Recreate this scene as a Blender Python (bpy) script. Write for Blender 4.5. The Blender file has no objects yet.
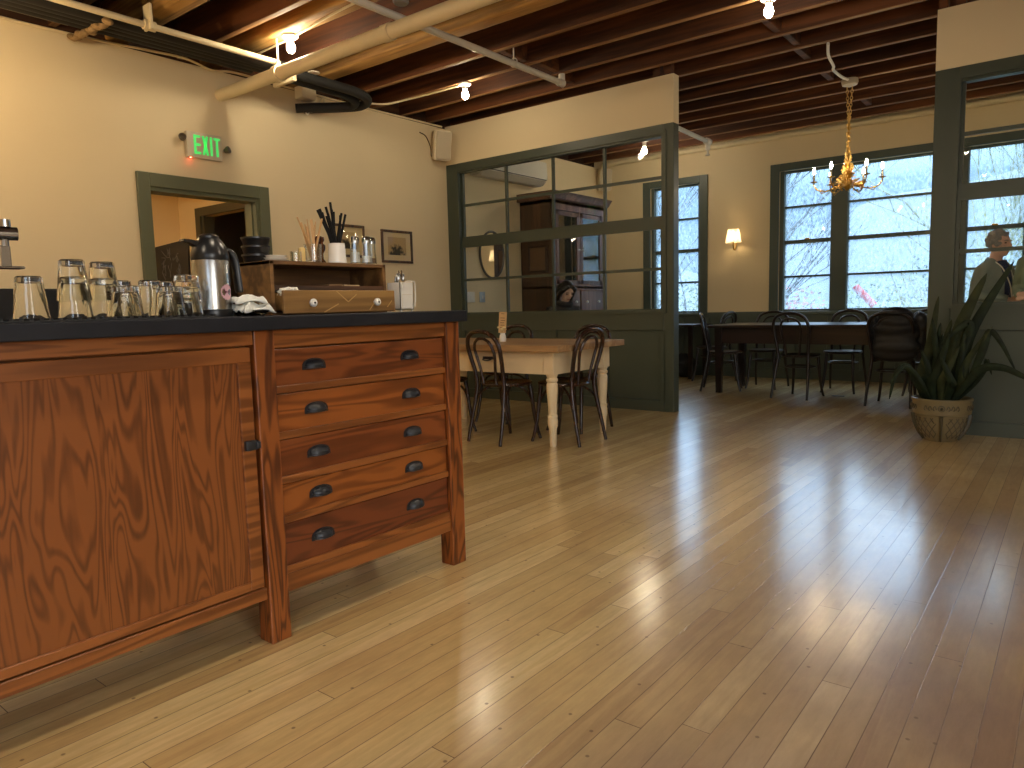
import bpy, bmesh, math, random
from mathutils import Vector, Matrix, Euler
from math import pi, sin, cos, radians
random.seed(7)
SC = bpy.context.scene
COL = SC.collection

# ------------------------------------------------------------------ camera, world, light, exposure
cam_d = bpy.data.cameras.new('camera'); cam = bpy.data.objects.new('camera', cam_d); COL.objects.link(cam)
SC.camera = cam
YAW, PITCH, ROLL = radians(38.3148), radians(-6.0833), radians(-1.4554)
_f = Vector((-sin(YAW)*cos(PITCH), cos(YAW)*cos(PITCH), sin(PITCH)))
_r = Vector((cos(YAW), sin(YAW), 0)); _u = _r.cross(_f)
_r2 = _r*cos(ROLL) + _u*sin(ROLL); _u2 = -_r*sin(ROLL) + _u*cos(ROLL)
cam.matrix_world = Matrix(((_r2.x, _u2.x, -_f.x, 0), (_r2.y, _u2.y, -_f.y, 0), (_r2.z, _u2.z, -_f.z, 1.05), (0, 0, 0, 1)))
cam_d.sensor_fit = 'HORIZONTAL'; cam_d.sensor_width = 36.0; cam_d.lens = 720.79/1024*36.0
cam_d.clip_start = 0.05; cam_d.clip_end = 2000

SC.view_settings.view_transform = 'Standard'; SC.view_settings.look = 'None'
SC.view_settings.exposure = 0.2; SC.view_settings.gamma = 1.0; SC.view_settings.use_curve_mapping = False
cy = SC.cycles
cy.use_denoising = True; cy.max_bounces = 10; cy.diffuse_bounces = 5; cy.glossy_bounces = 5
cy.transmission_bounces = 10; cy.transparent_max_bounces = 24; cy.sample_clamp_indirect = 6.0
cy.caustics_reflective = False; cy.caustics_refractive = False; cy.blur_glossy = 0.5

SKY = 6.0          # radiance of the overcast sky
PENDANT_FILL = 3.9       # added unseen pendants that brighten the open floor, relative to a bare bulb
BULB = 260.0       # radiance of a bare bulb
DAY_EAST = 85.0    # daylight through the windows off to the right, W
DAY_SOUTH = 14.0

W = bpy.data.worlds.new('world'); SC.world = W; W.use_nodes = True
nt = W.node_tree; nt.nodes.clear()
_out = nt.nodes.new('ShaderNodeOutputWorld'); _bg = nt.nodes.new('ShaderNodeBackground')
_tc = nt.nodes.new('ShaderNodeTexCoord'); _sep = nt.nodes.new('ShaderNodeSeparateXYZ'); _cr = nt.nodes.new('ShaderNodeValToRGB')
nt.links.new(_tc.outputs['Generated'], _sep.inputs[0]); nt.links.new(_sep.outputs['Z'], _cr.inputs[0])
_e = _cr.color_ramp.elements      # overcast sky: about three times brighter overhead than at the horizon
_e[0].position = 0.0; _e[0].color = (0.050, 0.084, 0.130, 1); _e[1].position = 0.7; _e[1].color = (0.72, 0.86, 1.0, 1)
_x = _e.new(0.14); _x.color = (0.050, 0.092, 0.158, 1); _x = _e.new(0.23); _x.color = (0.42, 0.62, 0.88, 1)
nt.links.new(_cr.outputs[0], _bg.inputs[0]); nt.links.new(_bg.outputs[0], _out.inputs[0]); _bg.inputs[1].default_value = SKY

def area(name, loc, rot, sx, sy, power, color):
    d = bpy.data.lights.new(name, 'AREA'); d.shape = 'RECTANGLE'; d.size = sx; d.size_y = sy; d.energy = power; d.color = color
    o = bpy.data.objects.new(name, d); COL.objects.link(o); o.location = loc; o.rotation_euler = rot
    return o
# area lamps standing in for daylight in the unseen east and south window openings
area('daylight_east_window', (3.98, -0.6, 1.8), (0, radians(90), 0), 1.7, 2.2, DAY_EAST, (1.0, 0.93, 0.82))
area('daylight_south_window', (2.3, -2.98, 1.8), (radians(-90), 0, radians(180)), 2.4, 1.7, DAY_SOUTH, (1.0, 0.95, 0.88))

# ------------------------------------------------------------------ helpers
def srgb(r, g, b):
    def c(v):
        v /= 255.0
        return v/12.92 if v <= 0.04045 else ((v+0.055)/1.055)**2.4
    return (c(r), c(g), c(b), 1.0)

class MB:
    """collects shapes in one bmesh; build() links them as one mesh object"""
    def __init__(s): s.bm = bmesh.new()
    def _new(s, f):
        n = len(s.bm.verts); f(); s.bm.verts.ensure_lookup_table(); return list(s.bm.verts)[n:]
    def box(s, x0, x1, y0, y1, z0, z1, bevel=0.0, seg=2):
        t = bmesh.new(); bmesh.ops.create_cube(t, size=1)
        for v in t.verts:
            v.co = Vector(((x0+x1)/2+v.co.x*(x1-x0), (y0+y1)/2+v.co.y*(y1-y0), (z0+z1)/2+v.co.z*(z1-z0)))
        if bevel > 0: bmesh.ops.bevel(t, geom=list(t.edges), offset=bevel, segments=seg, profile=0.5, affect='EDGES')
        s.add(t); return s
    def add(s, t, mat=None):
        if mat is not None: bmesh.ops.transform(t, matrix=mat, verts=t.verts)
        bmesh.ops.recalc_face_normals(t, faces=t.faces)
        me = bpy.data.meshes.new('tmp'); t.to_mesh(me); t.free(); s.bm.from_mesh(me); bpy.data.meshes.remove(me)
    def tube(s, pts, r, seg=10, closed=False, caps=True, flat=None):
        """pts: list of points; r: radius or list; flat: (ry factor) squashes the second axis"""
        pts = [Vector(p) for p in pts]; n = len(pts)
        rs = r if isinstance(r, (list, tuple)) else [r]*n
        t = bmesh.new(); rings = []
        T = []
        for i in range(n):
            a = pts[i-1] if (i > 0 or closed) else pts[i]
            b = pts[(i+1) % n] if (i < n-1 or closed) else pts[i]
            d = (b-a); T.append(d.normalized() if d.length > 1e-9 else Vector((0, 0, 1)))
        up = Vector((0, 0, 1)) if abs(T[0].z) < 0.9 else Vector((0, 1, 0))
        N = (up - T[0]*up.dot(T[0])).normalized()
        for i in range(n):
            N = (N - T[i]*N.dot(T[i])); N = N.normalized() if N.length > 1e-6 else T[i].orthogonal().normalized()
            B = T[i].cross(N)
            rings.append([t.verts.new(pts[i] + (N*cos(2*pi*k/seg) + B*sin(2*pi*k/seg)*(flat or 1.0))*rs[i]) for k in range(seg)])
        m = n if closed else n-1
        for i in range(m):
            A, Bq = rings[i], rings[(i+1) % n]
            for k in range(seg): t.faces.new((A[k], A[(k+1) % seg], Bq[(k+1) % seg], Bq[k]))
        if caps and not closed:
            t.faces.new(rings[0][::-1]); t.faces.new(rings[-1])
        s.add(t); return s
    def lathe(s, prof, c=(0, 0, 0), seg=24, axis='Z', rot=None, sx=1, sy=1, closed=False):
        t = bmesh.new(); rings = []
        for r, z in prof:
            if r < 1e-6: rings.append([t.verts.new((0, 0, z))])
            else: rings.append([t.verts.new((r*cos(2*pi*k/seg)*sx, r*sin(2*pi*k/seg)*sy, z)) for k in range(seg)])
        for i in range(len(rings)-1 if not closed else len(rings)):
            A, B = rings[i], rings[(i+1) % len(rings)]
            if len(A) == 1 and len(B) == 1: continue
            for k in range(seg):
                if len(A) == 1: t.faces.new((A[0], B[k], B[(k+1) % seg]))
                elif len(B) == 1: t.faces.new((A[k], A[(k+1) % seg], B[0]))
                else: t.faces.new((A[k], A[(k+1) % seg], B[(k+1) % seg], B[k]))
        if not closed:
            for R in (rings[0], rings[-1]):
                if len(R) > 1: t.faces.new(R)
        M = Matrix.Identity(4)
        if axis == 'X': M = Matrix.Rotation(pi/2, 4, 'Y')
        if axis == 'Y': M = Matrix.Rotation(-pi/2, 4, 'X')
        if rot is not None: M = Euler(rot).to_matrix().to_4x4() @ M
        s.add(t, Matrix.Translation(Vector(c)) @ M); return s
    def ball(s, c, r, seg=16, rings=10, rot=None):
        t = bmesh.new(); bmesh.ops.create_uvsphere(t, u_segments=seg, v_segments=rings, radius=1)
        rr = r if isinstance(r, (list, tuple)) else (r, r, r)
        M = Matrix.Translation(Vector(c)) @ (Euler(rot).to_matrix().to_4x4() if rot else Matrix.Identity(4)) @ Matrix.Diagonal((*rr, 1))
        s.add(t, M); return s
    def prism(s, poly, axis, a, b):
        """poly: 2d points in the plane perpendicular to axis (X: y,z  Y: x,z  Z: x,y)"""
        t = bmesh.new()
        def P(p, q):
            return {'X': (q, p[0], p[1]), 'Y': (p[0], q, p[1]), 'Z': (p[0], p[1], q)}[axis]
        A = [t.verts.new(P(p, a)) for p in poly]; B = [t.verts.new(P(p, b)) for p in poly]
        t.faces.new(A); t.faces.new(B[::-1])
        n = len(poly)
        for i in range(n): t.faces.new((A[i], A[(i+1) % n], B[(i+1) % n], B[i]))
        bmesh.ops.triangulate(t, faces=[f for f in t.faces if len(f.verts) > 4])
        s.add(t); return s
    def loft(s, rings, seg=20):
        """rings: (cx, cy, cz, rx, ry)"""
        t = bmesh.new(); R = []
        for cx, cyy, cz, rx, ry in rings:
            R.append([t.verts.new((cx+rx*cos(2*pi*k/seg), cyy+ry*sin(2*pi*k/seg), cz)) for k in range(seg)])
        for A, B in zip(R, R[1:]):
            for k in range(seg): t.faces.new((A[k], A[(k+1) % seg], B[(k+1) % seg], B[k]))
        t.faces.new(R[0]); t.faces.new(R[-1]); s.add(t); return s
    def quad(s, a, b, c, d):
        s.bm.faces.new([s.bm.verts.new(Vector(p)) for p in (a, b, c, d)]); return s
    def xf(s, M):
        bmesh.ops.transform(s.bm, matrix=M, verts=s.bm.verts); return s
    def build(s, name, mat, parent=None, smooth=35, solid=None, remesh=None, origin=None):
        me = bpy.data.meshes.new(name)
        vs = s.bm.verts
        if parent is not None:
            off = wloc(parent)
        elif origin is not None: off = Vector(origin)
        else:
            xs = [v.co.x for v in vs]; ys = [v.co.y for v in vs]; zs = [v.co.z for v in vs]
            off = Vector(((min(xs)+max(xs))/2, (min(ys)+max(ys))/2, min(zs)))
        bmesh.ops.translate(s.bm, vec=-off, verts=vs)
        s.bm.to_mesh(me); s.bm.free()
        o = bpy.data.objects.new(name, me); COL.objects.link(o)
        if parent is not None: o.parent = parent
        else: o.location = off
        me.materials.append(mat)
        if smooth:
            me.shade_smooth()
            try: me.set_sharp_from_angle(angle=radians(smooth))
            except Exception: pass
        if solid:
            m = o.modifiers.new('thickness', 'SOLIDIFY'); m.thickness = solid; m.offset = 0
        if remesh:
            m = o.modifiers.new('skin', 'REMESH'); m.mode = 'VOXEL'; m.voxel_size = remesh; m.use_smooth_shade = True
            m2 = o.modifiers.new('soft', 'SMOOTH'); m2.factor = 0.5; m2.iterations = 4
        return o

def wloc(o):
    v = Vector((0, 0, 0))
    while o is not None: v = v + o.location; o = o.parent
    return v

def tag(o, label=None, cat=None, group=None, kind=None):
    if label: o['label'] = label
    if cat: o['category'] = cat
    if group: o['group'] = group
    if kind: o['kind'] = kind
    return o
def thing(name, label, cat, loc=(0, 0, 0), group=None, kind=None):
    o = bpy.data.objects.new(name, None); COL.objects.link(o); o.location = loc; o.empty_display_size = 0.1
    return tag(o, label, cat, group, kind)
def struct(o): o['kind'] = 'structure'; return o
def copy_tree(o, parent=None):
    c = o.copy(); COL.objects.link(c)
    c.parent = parent
    for ch in list(o.children): copy_tree(ch, c)
    return c
def arc(cx, cz, rx, rz, a0, a1, n, f):
    return [f(cx+rx*cos(a0+(a1-a0)*i/n), cz+rz*sin(a0+(a1-a0)*i/n)) for i in range(n+1)]
def smooth_path(pts, n=6):
    """Catmull-Rom through pts"""
    P = [Vector(p) for p in pts]; out = []
    for i in range(len(P)-1):
        p0 = P[max(i-1, 0)]; p1 = P[i]; p2 = P[i+1]; p3 = P[min(i+2, len(P)-1)]
        for k in range(n):
            t = k/n
            out.append(0.5*((2*p1)+(p2-p0)*t+(2*p0-5*p1+4*p2-p3)*t*t+(3*p1-p0-3*p2+p3)*t**3))
    out.append(P[-1]); return out

# ------------------------------------------------------------------ materials
def newmat(name):
    m = bpy.data.materials.new(name); m.use_nodes = True
    t = m.node_tree; b = t.nodes['Principled BSDF']; return m, t, b
def N(t, typ, **kw):
    n = t.nodes.new(typ)
    for k, v in kw.items(): setattr(n, k, v)
    return n
def paint(name, c, rough=0.6, var=0.06, scale=3.0, metal=0.0, bump=0.0, spec=0.5, coords='Object'):
    m, t, b = newmat(name)
    tc = N(t, 'ShaderNodeTexCoord'); nz = N(t, 'ShaderNodeTexNoise'); nz.inputs['Scale'].default_value = scale; nz.inputs['Detail'].default_value = 4
    t.links.new(tc.outputs[coords], nz.inputs['Vector'])
    mp = N(t, 'ShaderNodeMapRange'); mp.inputs['To Min'].default_value = 1-var; mp.inputs['To Max'].default_value = 1+var
    t.links.new(nz.outputs['Fac'], mp.inputs['Value'])
    hs = N(t, 'ShaderNodeHueSaturation'); hs.inputs['Color'].default_value = c
    t.links.new(mp.outputs[0], hs.inputs['Value']); t.links.new(hs.outputs[0], b.inputs['Base Color'])
    b.inputs['Roughness'].default_value = rough; b.inputs['Metallic'].default_value = metal
    b.inputs['Specular IOR Level'].default_value = spec
    if bump:
        bp = N(t, 'ShaderNodeBump'); bp.inputs['Strength'].default_value = bump; bp.inputs['Distance'].default_value = 0.01
        t.links.new(nz.outputs['Fac'], bp.inputs['Height']); t.links.new(bp.outputs[0], b.inputs['Normal'])
    return m
def emit(name, c, s):
    m, t, b = newmat(name)
    b.inputs['Base Color'].default_value = c; b.inputs['Emission Color'].default_value = c; b.inputs['Emission Strength'].default_value = s
    return m
def wood(name, c1, c2, axis='Z', scale=9.0, stretch=0.06, rough=0.4, dist=2.5, fine=0.25, rnd=True, spec=0.5, lo=0.35, hi=0.68):
    """grain that runs along axis: noise-warped rings plus fine streaks"""
    m, t, b = newmat(name)
    tc = N(t, 'ShaderNodeTexCoord'); mpn = N(t, 'ShaderNodeMapping')
    sc = {'X': (stretch, 1, 1), 'Y': (1, stretch, 1), 'Z': (1, 1, stretch)}[axis]
    mpn.inputs['Scale'].default_value = [v*scale for v in sc]
    oi = N(t, 'ShaderNodeObjectInfo'); vm = N(t, 'ShaderNodeVectorMath', operation='SCALE'); vm.inputs[0].default_value = (37.0, 91.0, 53.0)
    t.links.new(oi.outputs['Random'], vm.inputs['Scale'])
    ad = N(t, 'ShaderNodeVectorMath', operation='ADD')
    t.links.new(tc.outputs['Object'], mpn.inputs['Vector']); t.links.new(mpn.outputs[0], ad.inputs[0])
    if rnd: t.links.new(vm.outputs[0], ad.inputs[1])
    n1 = N(t, 'ShaderNodeTexNoise'); n1.inputs['Scale'].default_value = 1.0; n1.inputs['Detail'].default_value = 2; n1.inputs['Distortion'].default_value = 0.6
    t.links.new(ad.outputs[0], n1.inputs['Vector'])
    mu = N(t, 'ShaderNodeMath', operation='MULTIPLY'); mu.inputs[1].default_value = dist*9
    t.links.new(n1.outputs['Fac'], mu.inputs[0])
    fr = N(t, 'ShaderNodeMath', operation='SINE'); t.links.new(mu.outputs[0], fr.inputs[0])
    m01 = N(t, 'ShaderNodeMapRange'); m01.inputs['From Min'].default_value = -1; m01.inputs['From Max'].default_value = 1
    t.links.new(fr.outputs[0], m01.inputs['Value'])
    n2 = N(t, 'ShaderNodeTexNoise'); n2.inputs['Scale'].default_value = 7.0; n2.inputs['Detail'].default_value = 5
    t.links.new(ad.outputs[0], n2.inputs['Vector'])
    mx = N(t, 'ShaderNodeMix'); mx.data_type = 'FLOAT'; mx.inputs[0].default_value = fine
    t.links.new(m01.outputs[0], mx.inputs[2]); t.links.new(n2.outputs['Fac'], mx.inputs[3])
    n3 = N(t, 'ShaderNodeTexNoise'); n3.inputs['Scale'].default_value = 0.35; t.links.new(ad.outputs[0], n3.inputs['Vector'])
    m3 = N(t, 'ShaderNodeMath', operation='MULTIPLY_ADD'); m3.inputs[1].default_value = 0.5; m3.inputs[2].default_value = -0.25
    t.links.new(n3.outputs['Fac'], m3.inputs[0])
    a2 = N(t, 'ShaderNodeMath', operation='ADD'); t.links.new(mx.outputs[0], a2.inputs[0]); t.links.new(m3.outputs[0], a2.inputs[1])
    cr = N(t, 'ShaderNodeValToRGB'); cr.color_ramp.elements[0].position = lo-0.15; cr.color_ramp.elements[0].color = c2
    cr.color_ramp.elements[1].position = hi; cr.color_ramp.elements[1].color = c1
    t.links.new(a2.outputs[0], cr.inputs[0]); t.links.new(cr.outputs[0], b.inputs['Base Color'])
    b.inputs['Roughness'].default_value = rough; b.inputs['Specular IOR Level'].default_value = spec
    return m
def glass_pane(name, veil=0.0, gloss=0.06, vcol=(0.85, 0.93, 1, 1), scale=45):
    """thin window glass; veil = share of the pane fogged by condensation and rain drops"""
    m = bpy.data.materials.new(name); m.use_nodes = True; t = m.node_tree; t.nodes.clear()
    out = N(t, 'ShaderNodeOutputMaterial'); tr = N(t, 'ShaderNodeBsdfTransparent'); gl = N(t, 'ShaderNodeBsdfGlossy'); gl.inputs['Roughness'].default_value = 0.01
    tr.inputs[0].default_value = (0.97, 0.985, 0.98, 1)
    mx = N(t, 'ShaderNodeMixShader'); lw = N(t, 'ShaderNodeLayerWeight'); lw.inputs[0].default_value = 0.25
    mm = N(t, 'ShaderNodeMath', operation='MULTIPLY_ADD'); mm.inputs[1].default_value = gloss*3; mm.inputs[2].default_value = gloss*0.4
    t.links.new(lw.outputs['Fresnel'], mm.inputs[0]); t.links.new(mm.outputs[0], mx.inputs[0])
    t.links.new(gl.outputs[0], mx.inputs[2])
    if veil:
        tl = N(t, 'ShaderNodeBsdfTranslucent'); tl.inputs[0].default_value = vcol
        mv = N(t, 'ShaderNodeMixShader'); tc = N(t, 'ShaderNodeTexCoord'); mpn = N(t, 'ShaderNodeMapping'); mpn.inputs['Scale'].default_value = (1, 1, 0.55)
        vo = N(t, 'ShaderNodeTexNoise'); vo.inputs['Scale'].default_value = scale; vo.inputs['Detail'].default_value = 3
        t.links.new(tc.outputs['Object'], mpn.inputs[0]); t.links.new(mpn.outputs[0], vo.inputs['Vector'])
        mr = N(t, 'ShaderNodeMapRange'); mr.inputs['From Min'].default_value = 0.3; mr.inputs['From Max'].default_value = 0.7
        mr.inputs['To Min'].default_value = max(0, veil-0.25); mr.inputs['To Max'].default_value = min(1, veil+0.22)
        t.links.new(vo.outputs['Fac'], mr.inputs['Value']); t.links.new(mr.outputs[0], mv.inputs[0])
        t.links.new(tr.outputs[0], mv.inputs[1]); t.links.new(tl.outputs[0], mv.inputs[2]); t.links.new(mv.outputs[0], mx.inputs[1])
    else: t.links.new(tr.outputs[0], mx.inputs[1])
    t.links.new(mx.outputs[0], out.inputs[0]); return m
def solid_glass(name, c=(1, 1, 1, 1), rough=0.0, ior=1.45):
    m, t, b = newmat(name); b.inputs['Base Color'].default_value = c; b.inputs['Transmission Weight'].default_value = 1.0
    b.inputs['Roughness'].default_value = rough; b.inputs['IOR'].default_value = ior; return m

def floor_material():
    m, t, b = newmat('floor_boards')
    L = t.links.new
    tc = N(t, 'ShaderNodeTexCoord'); sp = N(t, 'ShaderNodeSeparateXYZ'); L(tc.outputs['Object'], sp.inputs[0])
    def math(op, a, b_=None, c_=None):
        n = N(t, 'ShaderNodeMath', operation=op)
        for i, v in enumerate((a, b_, c_)):
            if v is None: continue
            if isinstance(v, (int, float)): n.inputs[i].default_value = v
            else: L(v, n.inputs[i])
        return n.outputs[0]
    bw = 0.074
    u = math('DIVIDE', sp.outputs['X'], bw); iu = math('FLOOR', u); fu = math('SUBTRACT', u, iu)
    wn = N(t, 'ShaderNodeTexWhiteNoise'); wn.noise_dimensions = '1D'; L(iu, wn.inputs['W'])
    v = math('ADD', math('DIVIDE', sp.outputs['Y'], 2.3), math('MULTIPLY', wn.outputs['Value'], 17.0)); iv = math('FLOOR', v); fv = math('SUBTRACT', v, iv)
    cb = N(t, 'ShaderNodeCombineXYZ'); L(iu, cb.inputs[0]); L(iv, cb.inputs[1])
    w2 = N(t, 'ShaderNodeTexWhiteNoise'); w2.noise_dimensions = '2D'; L(cb.outputs[0], w2.inputs['Vector'])
    # grain
    cg = N(t, 'ShaderNodeCombineXYZ'); L(math('MULTIPLY_ADD', sp.outputs['X'], 30.0, math('MULTIPLY', w2.outputs['Value'], 90)), cg.inputs[0]); L(math('MULTIPLY', sp.outputs['Y'], 1.3), cg.inputs[1])
    L(math('MULTIPLY', w2.outputs['Value'], 40.0), cg.inputs[2])
    g1 = N(t, 'ShaderNodeTexNoise'); g1.inputs['Scale'].default_value = 1.0; g1.inputs['Detail'].default_value = 6; g1.inputs['Distortion'].default_value = 0.5; L(cg.outputs[0], g1.inputs['Vector'])
    gs = math('SINE', math('MULTIPLY', g1.outputs['Fac'], 26.0))
    cr = N(t, 'ShaderNodeValToRGB'); e = cr.color_ramp.elements
    e[0].position = 0.0; e[0].color = srgb(168, 128, 80); e[1].position = 1.0; e[1].color = srgb(240, 212, 156)
    k = e.new(0.35); k.color = srgb(210, 176, 118); k = e.new(0.7); k.color = srgb(220, 190, 130)
    tone = math('ADD', math('MULTIPLY', w2.outputs['Value'], 0.8), math('ADD', math('MULTIPLY', g1.outputs['Fac'], 0.40), math('MULTIPLY', gs, 0.06)))
    L(tone, cr.inputs[0])
    # worn reddish brown patches with a shape of their own, in the walkway on the right
    nw = N(t, 'ShaderNodeTexNoise'); nw.inputs['Scale'].default_value = 0.9; nw.inputs['Detail'].default_value = 4; L(tc.outputs['Object'], nw.inputs['Vector'])
    bx = N(t, 'ShaderNodeMapRange'); bx.inputs['From Min'].default_value = -1.4; bx.inputs['From Max'].default_value = -0.65; L(math('SUBTRACT', sp.outputs['X'], math('MULTIPLY', sp.outputs['Y'], 0.02)), bx.inputs['Value'])
    ny = N(t, 'ShaderNodeMapRange'); ny.inputs['From Min'].default_value = 7.0; ny.inputs['From Max'].default_value = 3.0; L(sp.outputs['Y'], ny.inputs['Value'])
    wm = N(t, 'ShaderNodeMapRange'); wm.inputs['From Min'].default_value = 0.30; wm.inputs['From Max'].default_value = 0.55; L(nw.outputs['Fac'], wm.inputs['Value'])
    worn = math('MULTIPLY', math('MULTIPLY', bx.outputs[0], ny.outputs[0]), math('MULTIPLY_ADD', wm.outputs[0], 0.6, 0.3))
    mx = N(t, 'ShaderNodeMix'); mx.data_type = 'RGBA'; L(worn, mx.inputs[0]); L(cr.outputs[0], mx.inputs[6]); mx.inputs[7].default_value = srgb(138, 108, 86)
    # scattered darker smudges
    n4 = N(t, 'ShaderNodeTexNoise'); n4.inputs['Scale'].default_value = 2.6; n4.inputs['Detail'].default_value = 5; L(tc.outputs['Object'], n4.inputs['Vector'])
    s4 = N(t, 'ShaderNodeMapRange'); s4.inputs['From Min'].default_value = 0.52; s4.inputs['From Max'].default_value = 0.72; s4.inputs['To Max'].default_value = 0.28; L(n4.outputs['Fac'], s4.inputs['Value'])
    mx2 = N(t, 'ShaderNodeMix'); mx2.data_type = 'RGBA'; L(s4.outputs[0], mx2.inputs[0]); L(mx.outputs[2], mx2.inputs[6]); mx2.inputs[7].default_value = srgb(164, 128, 86)
    n5 = N(t, 'ShaderNodeTexNoise'); n5.inputs['Scale'].default_value = 1.0; n5.inputs['Detail'].default_value = 6; n5.inputs['Roughness'].default_value = 0.7
    c5 = N(t, 'ShaderNodeCombineXYZ'); L(math('MULTIPLY', sp.outputs['X'], 42.0), c5.inputs[0]); L(math('MULTIPLY', sp.outputs['Y'], 9.0), c5.inputs[1]); L(c5.outputs[0], n5.inputs['Vector'])
    s5 = N(t, 'ShaderNodeMapRange'); s5.inputs['From Min'].default_value = 0.3; s5.inputs['From Max'].default_value = 0.7; s5.inputs['To Min'].default_value = 0.86; s5.inputs['To Max'].default_value = 1.08; L(n5.outputs['Fac'], s5.inputs['Value'])
    h5 = N(t, 'ShaderNodeHueSaturation'); L(s5.outputs[0], h5.inputs['Value']); L(mx2.outputs[2], h5.inputs['Color'])
    # gaps and end joints
    edge = math('MINIMUM', fu, math('SUBTRACT', 1.0, fu)); g_ = N(t, 'ShaderNodeMapRange'); g_.inputs['From Min'].default_value = 0.004; g_.inputs['From Max'].default_value = 0.024
    L(edge, g_.inputs['Value'])
    ej = N(t, 'ShaderNodeMapRange'); ej.inputs['From Min'].default_value = 0.0006; ej.inputs['From Max'].default_value = 0.0014; L(fv, ej.inputs['Value'])
    gap = math('MULTIPLY', g_.outputs[0], ej.outputs[0])
    # nail holes
    vo = N(t, 'ShaderNodeTexVoronoi'); vo.voronoi_dimensions = '2D'; vo.inputs['Scale'].default_value = 4.2; vo.inputs['Randomness'].default_value = 1.0; L(tc.outputs['Object'], vo.inputs['Vector'])
    dt = N(t, 'ShaderNodeMapRange'); dt.inputs['From Min'].default_value = 0.015; dt.inputs['From Max'].default_value = 0.026; L(vo.outputs['Distance'], dt.inputs['Value'])
    dk = math('MULTIPLY', gap, math('MULTIPLY_ADD', dt.outputs[0], 0.7, 0.3))
    mx3 = N(t, 'ShaderNodeMix'); mx3.data_type = 'RGBA'; L(dk, mx3.inputs[0]); mx3.inputs[6].default_value = srgb(96, 66, 40); L(h5.outputs[0], mx3.inputs[7])
    L(mx3.outputs[2], b.inputs['Base Color'])
    rr = N(t, 'ShaderNodeMapRange'); rr.inputs['To Min'].default_value = 0.26; rr.inputs['To Max'].default_value = 0.40; L(n4.outputs['Fac'], rr.inputs['Value'])
    L(rr.outputs[0], b.inputs['Roughness']); b.inputs['Specular IOR Level'].default_value = 0.5; b.inputs['Coat Weight'].default_value = 1.0; b.inputs['Coat IOR'].default_value = 1.8; b.inputs['Coat Roughness'].default_value = 0.19; r5 = N(t, 'ShaderNodeMapRange'); r5.inputs['To Min'].default_value = 0.12; r5.inputs['To Max'].default_value = 0.26; L(n5.outputs['Fac'], r5.inputs['Value']); L(r5.outputs[0], b.inputs['Coat Roughness'])
    bh = math('ADD', math('MULTIPLY', gap, 0.6), math('ADD', math('MULTIPLY', g1.outputs['Fac'], 0.12), math('MULTIPLY', w2.outputs['Value'], 0.25)))
    bp = N(t, 'ShaderNodeBump'); bp.inputs['Strength'].default_value = 0.22; bp.inputs['Distance'].default_value = 0.004; L(bh, bp.inputs['Height']); L(bp.outputs[0], b.inputs['Normal']); bp2 = N(t, 'ShaderNodeBump'); bp2.inputs['Strength'].default_value = 0.10; bp2.inputs['Distance'].default_value = 0.004; L(bh, bp2.inputs['Height']); L(bp2.outputs[0], b.inputs['Coat Normal'])
    return m

M_floor = floor_material()
M_wall = paint('wall_plaster', srgb(228, 210, 172), 0.75, 0.035, 1.6)
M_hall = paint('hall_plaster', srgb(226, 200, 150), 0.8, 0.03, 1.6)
M_green = paint('green_paint', srgb(66, 74, 63), 0.42, 0.05, 4)
M_door = paint('door_trim_paint', srgb(96, 100, 76), 0.45, 0.05, 4)
M_door2 = paint('inner_door_paint', srgb(74, 68, 48), 0.5, 0.05, 4)
M_trim = paint('window_trim_paint', srgb(78, 90, 84), 0.42, 0.05, 4)
M_pipe = paint('cream_pipe_paint', srgb(230, 214, 176), 0.5, 0.04, 6)
M_white = paint('white_paint', srgb(228, 222, 210), 0.5, 0.03, 6)
M_ivory = paint('ivory_plastic', srgb(215, 203, 178), 0.5, 0.03, 6)
M_joist = wood('joist_fir', srgb(112, 64, 30), srgb(60, 31, 13), 'X', 7, 0.07, 0.75, 1.2, 0.5)
M_beam = wood('beam_rough', srgb(190, 146, 78), srgb(112, 78, 36), 'X', 9, 0.06, 0.8, 1.4, 0.6)
M_joistlit = wood('joist_underside_lit', srgb(176, 134, 86), srgb(122, 82, 46), 'X', 9, 0.06, 0.7, 1.2, 0.5)  # joist undersides: daylight bounced off the floor, put into a lighter wood colour
M_deck = wood('deck_boards', srgb(80, 46, 24), srgb(42, 22, 10), 'Y', 8, 0.07, 0.8, 1.2, 0.5)
M_firV = wood('fir_upright', srgb(140, 78, 34), srgb(96, 50, 21), 'Z', 9, 0.10, 0.36, 7, 0.25)
M_firPanel = wood('fir_panel', srgb(138, 80, 38), srgb(98, 54, 25), 'Z', 11, 0.13, 0.33, 9, 0.38, lo=0.26, hi=0.58)
M_firH = wood('fir_level', srgb(148, 88, 42), srgb(110, 62, 27), 'Y', 12, 0.07, 0.36, 4, 0.4)
M_firDr = [wood('fir_drawer_%s' % n, srgb(*a), srgb(*b_), 'Y', 8, 0.10, 0.34, 6, 0.35) for n, a, b_ in
           (('a', (134, 72, 34), (98, 49, 22)), ('b', (150, 84, 36), (112, 59, 24)), ('c', (134, 72, 34), (98, 49, 22)), ('d', (150, 85, 36), (114, 60, 24)), ('e', (116, 60, 32), (80, 39, 21)))]
M_firLeg = wood('fir_leg', srgb(142, 78, 32), srgb(84, 41, 15), 'Z', 14, 0.12, 0.4, 6, 0.3)
M_black = paint('black_slab', srgb(27, 30, 37), 0.42, 0.35, 14, spec=0.3)
M_blackm = paint('black_iron', srgb(34, 36, 40), 0.4, 0.15, 20)
M_rubber = paint('black_rubber', srgb(24, 24, 25), 0.65, 0.1, 20)
M_insul = paint('black_insulation', srgb(30, 29, 28), 0.75, 0.2, 8)
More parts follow.
